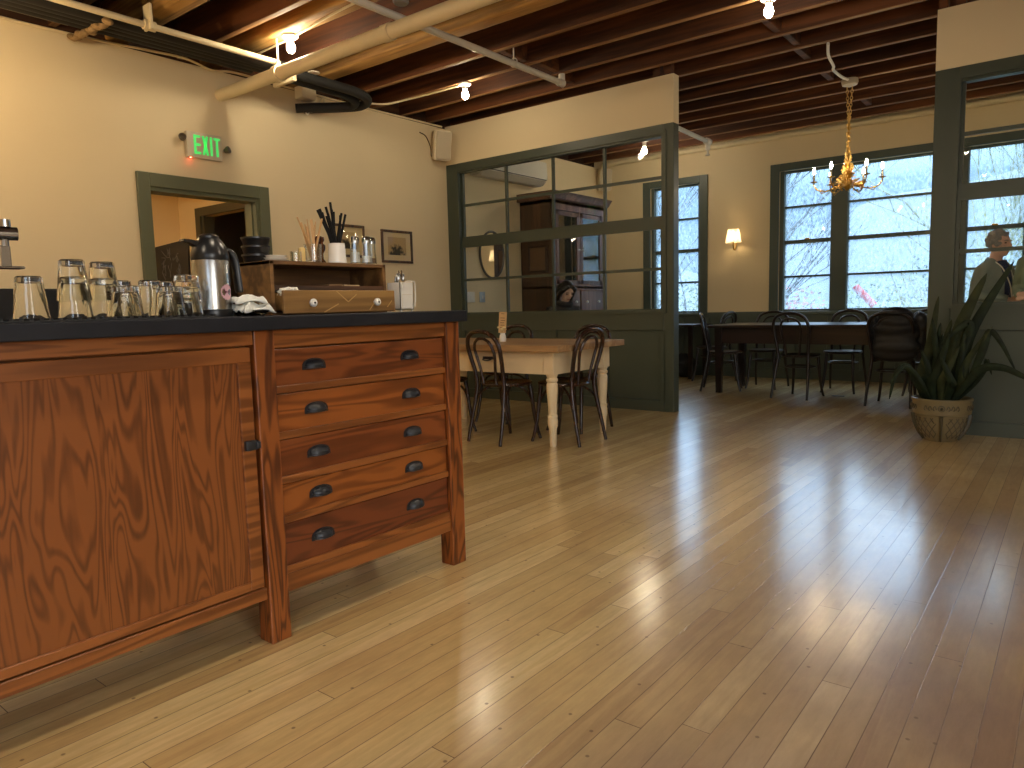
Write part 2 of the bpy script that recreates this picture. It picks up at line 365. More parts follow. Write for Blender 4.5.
M_bent = wood('bentwood', srgb(62, 34, 22), srgb(34, 18, 12), 'Z', 20, 0.1, 0.25, 1.0, 0.5)
M_bentdark = wood('bentwood_black', srgb(38, 26, 22), srgb(24, 16, 14), 'Z', 20, 0.1, 0.3, 1.0, 0.5)
M_darkwood = wood('dark_table_wood', srgb(44, 28, 24), srgb(26, 16, 14), 'X', 10, 0.07, 0.3, 1.2, 0.4)
M_tabletop = wood('scrubbed_top', srgb(190, 156, 112), srgb(150, 116, 78), 'X', 10, 0.06, 0.45, 1.0, 0.4)
M_creamtab = paint('chipped_cream_paint', srgb(224, 206, 170), 0.5, 0.08, 9)
M_hutch = wood('hutch_wood', srgb(128, 92, 74), srgb(92, 62, 48), 'Z', 9, 0.08, 0.4, 1.2, 0.4)
M_hutchside = wood('hutch_side', srgb(98, 66, 44), srgb(70, 46, 30), 'Z', 9, 0.08, 0.5, 1.2, 0.4)
M_org = wood('organizer_wood', srgb(134, 96, 54), srgb(84, 56, 29), 'Y', 13, 0.07, 0.5, 1.3, 0.4)
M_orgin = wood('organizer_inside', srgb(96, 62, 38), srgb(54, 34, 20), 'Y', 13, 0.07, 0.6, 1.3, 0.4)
M_orgdr = wood('organizer_drawer', srgb(156, 118, 66), srgb(118, 84, 45), 'Y', 12, 0.05, 0.45, 1.3, 0.5)
M_inlay = paint('light_inlay', srgb(190, 150, 92), 0.5, 0.05, 20)
M_steel = paint('brushed_steel', srgb(176, 174, 170), 0.27, 0.04, 12, metal=1.0)
M_chrome = paint('chrome', srgb(190, 190, 188), 0.12, 0.02, 12, metal=1.0)
M_brass = paint('gilt_brass', srgb(206, 160, 70), 0.32, 0.15, 30, metal=1.0)
M_gilt = paint('gilt_leaf', srgb(226, 190, 114), 0.45, 0.2, 30, metal=0.25)
M_bplas = paint('black_plastic', srgb(26, 26, 27), 0.3, 0.05, 10)
M_glass = solid_glass('clear_glass', (0.96, 0.98, 0.98, 1))
M_thin = glass_pane('thin_vessel_glass', 0, 0.16)
M_pane = glass_pane('partition_glass', 0, 0.02)
M_wet = glass_pane('rain_wet_glass', 0.13, 0.05, (0.70, 0.84, 1.0, 1))
M_cabglass = glass_pane('cabinet_glass', 0, 0.35)
M_porc = paint('white_porcelain', srgb(236, 232, 224), 0.25, 0.02, 8)
M_cloth = paint('white_cotton', srgb(226, 226, 218), 0.9, 0.05, 20, bump=0.2)
M_paper = paint('white_paper', srgb(232, 228, 216), 0.8, 0.03, 20)
M_birch = paint('birch_sticks', srgb(206, 164, 112), 0.7, 0.1, 30)
M_bulb = emit('bulb_glow', (1.0, 0.83, 0.58, 1), BULB)
M_bulbdim = emit('bulb_glow_small', (1.0, 0.83, 0.58, 1), BULB*0.35)
M_candle = emit('candle_bulb_glow', (1.0, 0.76, 0.45, 1), 160.0)

# ------------------------------------------------------------------ floor, walls, ceiling
XW, YN, YP, XE, YS = -5.93, 9.90, 6.361, 4.0, -3.0
ZT = 3.2
o = MB().box(-8.6, XE+0.1, YS-0.1, YN+0.12, -0.12, 0.0).build('floor', M_floor, smooth=0, origin=(0, 0, 0)); struct(o)

# west wall with the doorway to the hall
D0, D1, DZ = 2.868, 3.852, 2.085
m = MB()
m.box(XW-0.15, XW, YS, D0, 0, 3.13); m.box(XW-0.15, XW, D1, YN, 0, 3.13); m.box(XW-0.15, XW, D0, D1, DZ, 3.13)
struct(m.build('wall_west', M_wall, smooth=0))
# dark space between the wall head and the roof
struct(MB().box(XW-0.22, XW-0.15, YS, YN, 3.0, 3.62).build('trim_1', M_deck, smooth=0))
# north wall
wins = [(-5.11, -4.33), (-3.22, -0.48)]
WZ0, WZ1 = 0.90, 2.74
m = MB(); xs = [XW-0.15] + [v for w in wins for v in w] + [XE+0.1]
for a, b in zip(xs[0::2], xs[1::2]): m.box(a, b, YN, YN+0.16, 0, 3.5)
for a, b in wins: m.box(a, b, YN, YN+0.16, 0, WZ0); m.box(a, b, YN, YN+0.16, WZ1, 3.5)
struct(m.build('wall_north', M_wall, smooth=0))
# painted wainscot under the north windows
m = MB(); m.box(XW, XE, YN-0.018, YN, 0.0, 0.905)
m.box(XW, XE, YN-0.03, YN-0.018, 0.0, 0.14)
for k in range(24):
    x = XW+0.1+k*0.4
    m.box(x, x+0.05, YN-0.03, YN-0.018, 0.14, 0.82)
m.box(XW, XE, YN-0.03, YN-0.018, 0.82, 0.905)
struct(m.build('baseboard_north', M_trim, smooth=0))
# east and south walls with daylight windows (behind and beside the camera)
m = MB(); ys = [YS, -1.7, 0.5, YN]
for a, b in zip(ys[0::2], ys[1::2]): m.box(XE, XE+0.12, a, b, 0, 3.5)
for a, b in ((-1.7, 0.5),): m.box(XE, XE+0.12, a, b, 0, 0.95); m.box(XE, XE+0.12, a, b, 2.65, 3.5)
struct(m.build('wall_east', M_wall, smooth=0))
m = MB(); m.box(-8.6, 1.0, YS-0.12, YS, 0, 3.5); m.box(3.6, XE, YS-0.12, YS, 0, 3.5); m.box(1.0, 3.6, YS-0.12, YS, 0, 0.95); m.box(1.0, 3.6, YS-0.12, YS, 2.65, 3.5)
struct(m.build('wall_south', M_wall, smooth=0))

# ceiling deck and joists
struct(MB().box(-6.2, XE+0.1, YS-0.1, YN+0.1, 3.50, 3.60).build('ceiling', M_deck, smooth=0))
joists = []
y = 4.95
fine_y = [-2.6, -2.1, -1.6, -1.1, -0.6, -0.1, 0.4, 0.9, 1.4, 1.9, 2.32, 3.285, 4.02, 4.95, 5.40, 5.815, 6.235, 6.65, 7.075, 7.50, 7.92, 8.345, 8.78, 9.205, 9.62]
wide_y = [2.77, 3.545, 4.425]
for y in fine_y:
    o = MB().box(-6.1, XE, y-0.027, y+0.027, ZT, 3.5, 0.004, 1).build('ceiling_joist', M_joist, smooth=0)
    o.data.materials.append(M_joistlit)
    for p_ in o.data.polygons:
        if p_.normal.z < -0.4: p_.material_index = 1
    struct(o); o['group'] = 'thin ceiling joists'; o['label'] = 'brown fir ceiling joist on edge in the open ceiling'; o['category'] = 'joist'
for y in wide_y:
    t = MB(); t.box(-6.1, XE, y-0.085, y+0.085, ZT-0.005, 3.5, 0.03, 3)
    o = struct(t.build('ceiling_beam', M_beam, smooth=60)); o['group'] = 'rough ceiling beams'; o['label'] = 'wide rough-sawn yellowish beam in the open ceiling'; o['category'] = 'beam'
# short blocking pieces between the joists
for x, ya, yb in ((-2.05, 5.84, 6.21), (-2.02, 6.26, 6.62), (-2.06, 6.68, 7.05), (-2.07, 7.53, 7.89), (-2.0, 8.81, 9.18), (-3.95, 5.43, 5.79), (-4.0, 5.0, 5.37), (-4.05, 5.84, 6.21)):
    o = struct(MB().box(x-0.03, x+0.03, ya, yb, ZT+0.02, 3.5, 0.004, 1).build('joist_blocking', M_joist, smooth=0)); o['group'] = 'joist blocking'
    o['label'] = 'short wooden block wedged between two ceiling joists'; o['category'] = 'block'
for x in (-3.16, -0.84):
    for dx in (-0.06, 0.05):
        o = struct(MB().box(x+dx-0.03, x+dx+0.03, YP+0.01, YP+0.09, 3.15, 3.5).build('partition_post', M_joist, smooth=0)); o['group'] = 'stub posts over the partition'
        o['label'] = 'stub post standing on the partition end under the joists'; o['category'] = 'post'

# ------------------------------------------------------------------ hall behind the doorway
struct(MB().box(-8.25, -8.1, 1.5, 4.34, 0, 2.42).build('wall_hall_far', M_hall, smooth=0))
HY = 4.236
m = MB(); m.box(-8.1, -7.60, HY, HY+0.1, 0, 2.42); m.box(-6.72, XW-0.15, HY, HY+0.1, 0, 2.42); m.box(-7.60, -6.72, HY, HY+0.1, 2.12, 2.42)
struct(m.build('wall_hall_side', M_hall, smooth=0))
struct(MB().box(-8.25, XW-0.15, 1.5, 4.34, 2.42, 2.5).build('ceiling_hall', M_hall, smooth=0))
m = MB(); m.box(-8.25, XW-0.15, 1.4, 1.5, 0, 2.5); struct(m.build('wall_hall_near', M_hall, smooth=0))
# dark room beyond the inner door
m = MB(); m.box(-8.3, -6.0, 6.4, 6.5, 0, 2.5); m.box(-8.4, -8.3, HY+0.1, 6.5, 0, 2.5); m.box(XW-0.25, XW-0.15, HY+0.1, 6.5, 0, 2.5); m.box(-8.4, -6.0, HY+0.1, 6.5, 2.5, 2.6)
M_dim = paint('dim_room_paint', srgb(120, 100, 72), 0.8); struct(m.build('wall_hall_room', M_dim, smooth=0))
t = thing('door_1', None, None, (XW, 3.36, 0), kind='structure')
m = MB(); tw = 0.10
m.box(XW, XW+0.03, D0-tw, D0, 0, DZ+tw+0.01, 0.004, 1); m.box(XW, XW+0.03, D1, D1+tw, 0, DZ+tw+0.01, 0.004, 1); m.box(XW, XW+0.03, D0, D1, DZ, DZ+tw+0.01, 0.004, 1)
m.build('door_casing', M_door, t, 0)
m = MB(); m.box(XW-0.17, XW+0.005, D0, D0+0.012, 0, DZ); m.box(XW-0.17, XW+0.005, D1-0.03, D1, 0, DZ); m.box(XW-0.17, XW+0.005, D0+0.012, D1-0.03, DZ-0.03, DZ)
m.box(XW-0.09, XW-0.05, D1-0.045, D1-0.03, 0, DZ-0.03); m.build('door_jamb', M_door, t, 0)
t = thing('door_2', None, None, (-7.16, HY, 0), kind='structure')
m = MB(); m.box(-7.70, -7.60, HY-0.03, HY, 0, 2.21); m.box(-6.72, -6.62, HY-0.03, HY, 0, 2.21); m.box(-7.6, -6.72, HY-0.03, HY, 2.12, 2.21); m.build('door_casing', M_door2, t, 0)
m = MB(); m.box(-7.6, -7.56, HY-0.01, HY+0.11, 0, 2.12); m.box(-6.76, -6.72, HY-0.01, HY+0.11, 0, 2.12); m.build('door_jamb', M_door2, t, 0)

# ------------------------------------------------------------------ windows in the north wall
def north_window(name, x0, x1, panes, zrows):
    t = thing(name, None, None, ((x0+x1)/2, YN, WZ0), kind='structure')
    m = MB(); tw = 0.115
    m.box(x0-tw, x0, YN-0.03, YN, WZ0-0.02, WZ1+tw-0.02, 0.004, 1); m.box(x1, x1+tw, YN-0.03, YN, WZ0-0.02, WZ1+tw-0.02, 0.004, 1)
    m.box(x0, x1, YN-0.03, YN, WZ1, WZ1+tw-0.02, 0.004, 1)
    m.build('window_casing', M_trim, t, 0)
    m = MB(); m.box(x0-tw-0.02, x1+tw+0.02, YN-0.06, YN+0.1, WZ0-0.045, WZ0, 0.006, 2); m.build('window_sill', M_trim, t, 0)
    m = MB()
    edges = [x0] + [v for p in panes for v in p] + [x1]
    for a, b in zip(edges[0::2], edges[1::2]):
        if b-a > 0.005: m.box(a, b, YN+0.02, YN+0.15, WZ0, WZ1, 0.004, 1)
    m.build('window_frame', M_trim, t, 0)
    for a, b in panes:
        m = MB(); fw = 0.028
        m.box(a, a+0.006, YN+0.05, YN+0.09, WZ0, WZ1); m.box(b-0.006, b, YN+0.05, YN+0.09, WZ0, WZ1)
        m.box(a, b, YN+0.05, YN+0.09, WZ0, WZ0+0.028); m.box(a, b, YN+0.05, YN+0.09, WZ1-0.03, WZ1)
        for i, z in enumerate(zrows):
            h = 0.024 if i == 1 else 0.013
            m.box(a, b, YN+0.05, YN+0.10, z-h, z+h)
        s = m.build('sash', M_trim, t, 0)
        if b-a < 0.8:
            k = MB(); k.box((a+b)/2-0.03, (a+b)/2+0.03, YN+0.035, YN+0.06, zrows[1]+0.018, zrows[1]+0.04, 0.006, 2); k.build('sash_lock', M_brass, s)
        g = MB(); g.box(a, b, YN+0.072, YN+0.078, WZ0, WZ1); g.build('pane', M_wet, s, 0)
    return t
north_window('window_1', -5.11, -4.33, [(-5.06, -4.37)], (2.255, 1.80, 1.345))
north_window('window_2', -3.22, -0.48, [(-3.165, -2.575), (-2.375, -1.285), (-1.09, -0.545)], (2.27, 1.815, 1.36))

# ------------------------------------------------------------------ glazed partitions
def partition(name, x0, x1, end_left, panes_x, label_no):
    """plaster head, green glazed frame with two sashes of 2 rows, panelled base"""
    d = 0.11; y0, y1 = YP, YP+d
    o = MB().box(x0, x1, y0, y1, 2.715, 3.15).build('wall_partition_%s' % name, M_wall, smooth=0); struct(o)
    t = thing('window_%d' % label_no, None, None, ((x0+x1)/2, YP, 0), kind='structure')
    gx0, gx1 = panes_x[0][0], panes_x[-1][1]
    m = MB()
    m.box(x0, gx0-0.04, y0, y1, 0, 2.715, 0.004, 1); m.box(gx1+0.04, x1, y0, y1, 0, 2.715, 0.004, 1)
    m.box(gx0-0.04, gx1+0.04, y0, y1, 2.64, 2.715); m.box(gx0-0.04, gx1+0.04, y0, y1, 0.79, 0.965, 0.004, 1)
    m.build('partition_frame', M_green, t, 0)
    m = MB()   # stepped stop around the glazing
    m.box(gx0-0.07, gx0-0.025, y0-0.012, y0+0.03, 0.985, 2.625); m.box(gx1+0.025, gx1+0.07, y0-0.012, y0+0.03, 0.985, 2.625); m.box(gx0-0.07, gx1+0.07, y0-0.013, y0+0.03, 2.625, 2.665); m.box(gx0-0.03, gx1+0.03, y0+0.004, y0+0.04, 2.605, 2.630)
    m.box(gx0-0.07, gx1+0.07, y0-0.02, y0+0.02, 0.957, 0.985)
    m.build('stop_moulding', M_green, t, 0)
    for zb, zt_, yy, nm in ((1.79, 2.64, 0.045, 'upper_sash'), (0.985, 1.83, 0.02, 'lower_sash')):
        m = MB(); a, b = gx0-0.04, gx1+0.04
        m.box(a, gx0, y0+yy, y0+yy+0.035, zb, zt_); m.box(gx1, b, y0+yy, y0+yy+0.035, zb, zt_)
        m.box(gx0, gx1, y0+yy, y0+yy+0.035, zb, zb+(0.09 if nm == 'upper_sash' else 0.015)); m.box(gx0, gx1, y0+yy, y0+yy+0.035, zt_-(0.035 if nm == 'upper_sash' else 0.075), zt_)
        zm = 2.24 if nm == 'upper_sash' else 1.38
        m.box(gx0, gx1, y0+yy+0.004, y0+yy+0.03, zm-0.014, zm+0.014)
        for (p0, p1), (q0, q1) in zip(panes_x, panes_x[1:]): m.box(p1, q0, y0+yy+0.004, y0+yy+0.03, zb, zt_)
        s = m.build(nm, M_green, t, 0)
        g = MB().box(gx0, gx1, y0+yy+0.015, y0+yy+0.02, zb, zt_); g.build('pane', M_pane, s, 0)
    # panelled base
    m = MB(); m.box(gx0-0.04, gx1+0.04, y0+0.02, y1-0.02, 0.05, 0.80)
    m.box(gx0-0.04, gx1+0.04, y0, y1, 0, 0.105)
    n = len(panes_x); wd = (gx1-gx0)/n
    for i in range(1, n): m.box(gx0+i*wd-0.045, gx0+i*wd+0.045, y0, y1, 0.105, 0.79)
    m.box(gx0-0.05, gx0+0.0, y0, y1, 0.105, 0.79); m.box(gx1-0.0, gx1+0.05, y0, y1, 0.105, 0.79)
    m.build('base_panel', M_green, t, 0)
pw = 0.632
pan = [(-5.715, -5.095), (-5.065, -4.462), (-4.434, -3.835), (-3.807, -3.19)]
partition('left', XW, -3.045, False, pan, 3)
pan2 = [(-0.743, -0.125), (-0.095, 0.508), (0.536, 1.135), (1.163, 1.78)]
partition('right', -0.935, 2.05, True, pan2, 4)
struct(MB().box(2.05, XE, YP, YP+0.11, 0, 3.15).build('wall_partition_far_right', M_wall, smooth=0))
# pale rebate at the end of the left partition head
# ------------------------------------------------------------------ bar counter
t = thing('bar_counter', 'reddish fir bar counter with one big door and five drawers', 'counter', (-2.3, 1.2, 0))
CX = -1.975; CB = -2.62
m = MB(); m.box(CB, CX-0.05, -0.9, 2.12, 0.16, 1.0); m.build('carcass', M_firH, t, 0)
for (ya, yb) in ((-0.62, -0.55), (1.238, 1.31), (2.086, 2.162)):
    m = MB(); m.box(CX-0.07, CX, ya, yb, 0.0, 0.999, 0.004, 2)
    m.build('leg', M_firLeg, t, 0)
    m = MB(); m.box(CB, CB+0.07, ya, yb, 0.0, 0.999, 0.004, 2); m.build('leg', M_firLeg, t, 0)
m = MB(); m.box(CX-0.045, CX-0.008, 1.31, 2.086, 0.942, 0.999, 0.002, 1); m.box(CX-0.045, CX-0.004, -0.55, 1.238, 0.955, 0.999, 0.002, 1); m.build('top_rail', M_firH, t, 0)
m = MB(); m.box(CX-0.045, CX-0.008, 1.31, 2.086, 0.148, 0.208, 0.003, 1); m.box(CX-0.05, CX-0.010, -0.55, 1.238, 0.148, 0.188, 0.003, 1); m.build('bottom_rail', M_firH, t, 0)
m = MB(); m.box(CX-0.07, CX-0.02, 2.15, 2.158, 0.15, 0.99); m.build('end_panel', M_firV, t, 0)
# drawers
dz = [(0.800, 0.938), (0.652, 0.795), (0.508, 0.647), (0.378, 0.503), (0.212, 0.373)]
for i, (za, zb) in enumerate(dz):
    m = MB(); m.box(CX-0.045, CX-0.018, 1.3135, 2.082, za+0.002, zb-0.002, 0.003, 2)
    d = m.build('drawer', M_firDr[i], t, 0)
    m = MB(); m.box(CX-0.04, CX-0.010, 1.312, 2.084, za-0.004, za+0.020, 0.003, 2); m.build('drawer_ledge', M_firH, d, 0)
    for yy in (1.465, 1.90):
        m = MB(); zc = (za+zb)/2+0.012
        prof = [(0.043*sin(a)+0.0, 0.024*cos(a)) for a in [i_*pi/8 for i_ in range(9)]]
        # cup pull: half shell open below, with a back plate
        tt = bmesh.new(); rows = []
        for a in range(9):
            ph = a/8*pi
            rows.append([tt.verts.new((CX-0.017+0.024*sin(ph)*cos(th), yy-0.036*cos(ph)*1.0, zc-0.010+0.025*sin(ph)**0.6*sin(th) + (0.0))) for th in [k*pi/2/6 for k in range(7)]])
        for A, B in zip(rows, rows[1:]):
            for k in range(6):
                try: tt.faces.new((A[k], A[k+1], B[k+1], B[k]))
                except ValueError: pass
        bmesh.ops.remove_doubles(tt, verts=tt.verts, dist=1e-5)
        m.add(tt)
        m.tube([(CX-0.017+0.022*sin(ph), yy-0.036*cos(ph), zc-0.011) for ph in [k*pi/10 for k in range(11)]], 0.0035, 6)
        pl = [(yy-0.045*cos(a), zc-0.010+0.028*sin(a)**0.7 if a < 3.14 else zc-0.010) for a in [k*pi/12 for k in range(13)]]
        pl += [(yy+0.045, zc-0.017), (yy-0.045, zc-0.017)]
        m.prism(pl, 'X', CX-0.018, CX-0.0155)
        hd = m.build('handle', M_blackm, d, 50, solid=0.003)
# big framed door
m = MB(); m.box(CX-0.045, CX-0.02, -0.50, 1.19, 0.2, 0.91); d = m.build('door', M_firPanel, t, 0)
m = MB(); m.box(CX-0.045, CX-0.012, -0.55, 1.231, 0.903, 0.949, 0.002, 1); m.box(CX-0.045, CX-0.012, 1.186, 1.231, 0.193, 0.903, 0.002, 1); m.box(CX-0.045, CX-0.012, -0.55, 1.186, 0.193, 0.220, 0.002, 1)
m.build('door_frame', M_firH, d, 0)
m = MB(); m.box(CX-0.014, CX+0.004, 1.19, 1.232, 0.634, 0.664, 0.004, 2); m.box(CX-0.010, CX+0.010, 1.222, 1.236, 0.638, 0.660, 0.003, 2); m.build('latch', M_blackm, d)
# worktop
o = MB().box(CB-0.05, -1.93, -0.95, 2.166, 0.999, 1.043, 0.004, 2).build('countertop', M_black, smooth=0); tag(o, 'long black stone-like countertop slab on the bar counter', 'countertop')

# back bar along the west wall
t = thing('back_counter', 'black back counter with upstand along the west wall left of the doorway', 'counter', (-5.6, 0.9, 0))
m = MB(); m.box(XW+0.002, XW+0.55, -1.2, 2.72, 0.86, 0.90, 0.004, 1); m.build('worktop', M_black, t, 0)
m = MB(); m.box(XW+0.002, XW+0.025, -1.2, 2.74, 0.90, 1.268, 0.003, 1); m.build('upstand', M_black, t, 0)
m = MB(); m.box(XW+0.002, XW+0.5, -1.2, 2.7, 0.0, 0.86); m.build('base_cabinet', M_firH, t, 0)

# ------------------------------------------------------------------ ceiling fittings
def lamp(x, y, z, label, mat=None):
    t = thing('ceiling_lamp', label, 'lamp', (x, y, z), 'bare bulb ceiling lamps')
    zt = ZT-0.006
    m = MB(); m.lathe([(0.0, zt), (0.062, zt), (0.062, zt-0.012), (0.05, zt-0.022), (0.028, zt-0.03), (0.026, z+0.05), (0.02, z+0.045), (0.0, z+0.045)], (x, y, 0), 20); m.build('lampholder', M_porc, t)
    m = MB(); m.lathe([(0.0, z-0.045), (0.018, z-0.04), (0.031, z-0.02), (0.034, z), (0.028, z+0.022), (0.016, z+0.04), (0.014, z+0.055)], (x, y, 0), 16); m.build('bulb', mat or M_bulb, t)
    return t
lamp(-4.934, 3.576, 3.105, 'bare glowing bulb above the cream pipe near the west wall', emit('bulb_glow_bright', (1.0, 0.83, 0.58, 1), BULB*1.25))
lamp(-4.75, 5.40, 3.09, 'bare glowing bulb in front of the left partition, near the wall speaker', emit('bulb_glow_mid', (1.0, 0.83, 0.58, 1), BULB*0.65))
lamp(-1.85, 5.40, 3.10, 'bare glowing bulb at the top edge, over the open walkway', M_bulbdim)
lamp(-4.62, 8.78, 3.05, 'bare glowing bulb seen through the top right pane of the partition')
M_bulbwarm = emit('bulb_glow_warm', (1.0, 0.70, 0.36, 1), BULB*2.0)
lamp(1.0, 8.3, 3.05, 'unseen bare bulb added beyond the right partition to light the north wall')  # added unseen bulb that brightens the north wall and the people there
for x, y in ((-5.0, 1.30), (-4.9, -0.6)):
    lamp(x, y, 2.75, 'bare glowing bulb under the joists beyond the edge of the view', M_bulbwarm)
M_bulbfill = emit('bulb_glow_fill', (1.0, 0.84, 0.63, 1), BULB*PENDANT_FILL)
M_enamel = paint('white_enamel', srgb(236, 234, 228), 0.3, 0.02)
for x, y in ((-1.85, 3.5), (-1.3, 1.4), (0.7, 3.3), (-1.3, -0.9)):      # unseen pendants added to brighten the floor, domes keep light off upper walls
    t = lamp(x, y, 2.95, 'unseen white dome pendant lamp added to brighten the open floor', M_bulbfill)
    MB().lathe([(0.024, 3.06), (0.05, 3.055), (0.11, 3.01), (0.155, 2.93), (0.158, 2.915), (0.152, 2.93), (0.107, 3.005), (0.05, 3.048), (0.024, 3.052)], (x, y, 0), 28, closed=True).build('shade', M_enamel, t)

def pipe(name, label, cat, pts, r, mat, seg=14, n=0, fittings=()):
    m = MB(); m.tube(smooth_path(pts, n) if n else pts, r, seg); 
    if not fittings: return tag(m.build(name, mat), label, cat)
    t = thing(name, label, cat, pts[0]); m.build('run', mat, t)
    for (a, b, rr) in fittings: MB().tube([a, b], rr, seg).build('fitting', mat, t)
    return t
# big cream pipe across the room
t = thing('cream_pipe', 'thick cream painted pipe crossing under the beams from the west wall', 'pipe', (-5.93, 3.545, 2.93))
MB().tube([(XW-0.02, 3.545, 2.93), (2.5, 3.545, 2.93)], 0.052, 18).build('run', M_pipe, t)
MB().tube([(-3.84, 3.545, 2.93), (-3.76, 3.545, 2.93)], 0.058, 18).build('coupling', M_pipe, t)
m = MB(); m.tube([(-5.10, 3.545, 2.93), (-5.04, 3.545, 2.93)], 0.064, 18); m.build('clamp', M_pipe, t)
m = MB(); m.tube([(-5.07, 3.545, 2.985), (-5.07, 3.545, 3.20)], 0.008, 8); m.lathe([(0.0, 2.975), (0.022, 2.98), (0.016, 3.02), (0.0, 3.03)], (-5.07, 3.545, 0), 10); m.build('hanger_rod', M_pipe, t)
# thin conduit beside the insulated lines
t = thing('cream_conduit', 'thin cream conduit running along the west wall beside the black lines', 'conduit', (-5.2, 0.5, 3.05))
MB().tube([(-5.19, -2.9, 3.06), (-5.19, 3.62, 3.06)], 0.022, 12).build('run', M_pipe, t)
MB().tube([(-5.19, 2.56, 3.06), (-5.19, 2.64, 3.06)], 0.034, 12).build('coupling', M_pipe, t)
m = MB(); m.box(-5.24, -5.14, 2.585, 2.605, 3.03, 3.2, 0.004, 1); m.build('strap', M_pipe, t)
# black insulated refrigerant lines
for i, (x, z, ye, lab) in enumerate(((-5.32, 3.085, 3.78, 'nearest the conduit'), (-5.42, 3.10, 3.72, 'second from the conduit'), (-5.52, 3.11, 3.70, 'third from the conduit'), (-5.62, 3.12, 3.66, 'fourth from the conduit'))):
    tag(MB().tube([(x, -2.9, z), (x, ye, z)], 0.047, 12).build('insulated_line', M_insul), 'straight black foam insulated pipe under the joists, %s' % lab, 'pipe', 'straight insulated pipes')
tag(MB().tube([(-5.76, -2.9, 3.135), (-5.76, 2.3, 3.135)], 0.016, 10).build('copper_line', paint('grey_line', srgb(120, 105, 85), 0.5)), 'thin grey-brown pipe nearest the west wall under the joists', 'pipe')
t = thing('insulated_bend', 'black insulated pipe pair turning back in a U into the west wall', 'pipe', (-5.5, 4.5, 3.0))
for k, (dx, dz, dy) in enumerate(((0, 0.0, 0.0), (-0.10, -0.01, -0.09))):
    MB().tube(smooth_path([(-5.36+dx, 3.79+dy*0.6, 3.075+dz), (-5.36+dx, 4.2, 3.07+dz), (-5.36+dx, 4.58+dy, 3.06+dz), (-5.42+dx*0.8, 4.76+dy, 3.04+dz), (-5.56+dx*0.4, 4.80+dy, 3.02+dz), (-5.68, 4.72+dy, 3.01+dz), (-5.80, 4.56+dy, 2.995+dz), (XW+0.004, 4.40+dy, 2.98+dz)], 6), 0.042, 14).build('tube', M_insul, t)
MB().box(-5.62, -5.32, 3.86, 3.9, 3.0, 3.14, 0.01, 2).build('clamp', M_pipe, t)
MB().lathe([(0.0, 0), (0.05, 0), (0.052, 0.006), (0.0, 0.008)], (-5.36, 3.98, 3.125), 18).build('washer', M_white, t)
MB().lathe([(0.0, 0), (0.05, 0), (0.052, 0.006), (0.0, 0.008)], (-5.30, 4.06, 3.10), 18).build('washer', M_white, t)
# braided strap holding the lines
m = MB()
for k in range(9):
    u = k/8
    m.ball((-5.28-u*0.56, 2.36+0.01*sin(k*2), 3.045-0.01*sin(u*pi)+u*0.03), (0.045, 0.03, 0.024), 10, 6, (0, 0.4*(-1)**k, 0.5))
tag(m.build('braided_strap', paint('braid_tan', srgb(150, 122, 82), 0.8, 0.2, 40, bump=0.4)), 'tan braided strap slung under the black insulated lines', 'strap')
tag(MB().box(-5.92, -5.80, 4.30, 4.46, 3.05, 3.16, 0.006, 2).build('junction_box', M_ivory), 'small beige junction box on the west wall by the U-shaped pipe', 'junction box')
for k, (a, b) in enumerate((((-5.90, 4.42, 3.05), (-5.90, 4.62, 3.06)), ((-5.90, 4.36, 3.05), (-5.90, 4.45, 2.98)))):
    tag(MB().tube(smooth_path([a, (a[0]+0.03, a[1]+0.03, a[2]-0.10-0.03*k), (b[0]+0.03, b[1]-0.03, b[2]-0.04+0.10*(1-k)), b], 6), 0.006, 8).build('wire', M_ivory), ('long' if k == 0 else 'short')+' loop of beige wire hanging from the junction box on the wall', 'wire')
tag(MB().tube(smooth_path([(-5.918, 1.2, 3.10), (-5.918, 2.4, 3.122), (-5.918, 2.95, 3.15), (-5.918, 3.25, 3.16), (-5.918, 3.48, 3.12), (-5.918, 3.70, 3.15), (-5.918, 4.3, 3.14), (-5.918, 5.2, 3.137), (-5.918, 6.3, 3.145)], 6), 0.010, 8).build('wall_cable', M_pipe), 'cream cable clipped along the top edge of the west wall', 'cable')
tag(MB().tube(smooth_path([(-5.9, 3.66, ZT-0.012), (-5.4, 3.62, ZT-0.014), (-4.95, 3.60, ZT-0.012), (-4.3, 3.52, ZT-0.014), (-3.6, 3.50, ZT-0.012), (-2.5, 3.53, ZT-0.014)], 6), 0.009, 8).build('lamp_cable', M_pipe), 'cream cable along the wide beam beside the bulb over the pipe', 'cable')
tag(MB().tube(smooth_path([(-5.88, 4.92, 3.16), (-5.7, 5.2, 3.14), (-5.5, 5.385, ZT-0.01), (-5.1, 5.40, ZT-0.012), (-4.8, 5.40, ZT-0.012)], 6), 0.009, 8).build('lamp_cable', M_pipe), 'cream cable from the wall to the bulb near the speaker', 'cable')
t = thing('sprinkler_pipe', 'white sprinkler pipe running under the joists above the cream pipe', 'pipe', (-3.87, 1.0, 3.10))
MB().tube([(-3.86, -2.9, 3.10), (-3.86, 5.72, 3.09)], 0.026, 14).build('run', M_white, t)
m = MB(); m.tube([(-3.86, 5.68, 3.09), (-3.86, 5.76, 3.09)], 0.034, 12); m.tube([(-3.86, 5.74, 3.08), (-3.86, 5.74, 3.17)], 0.03, 12); m.build('elbow', M_white, t)
m = MB(); m.tube([(-3.86, 5.02, 3.12), (-3.86, 5.02, 3.45)], 0.006, 8); m.tube([(-3.86+0.035*cos(a), 5.02, 3.10+0.035*sin(a)) for a in [k*pi/8 for k in range(16)]], 0.006, 6, closed=True); m.build('hanger', M_white, t)
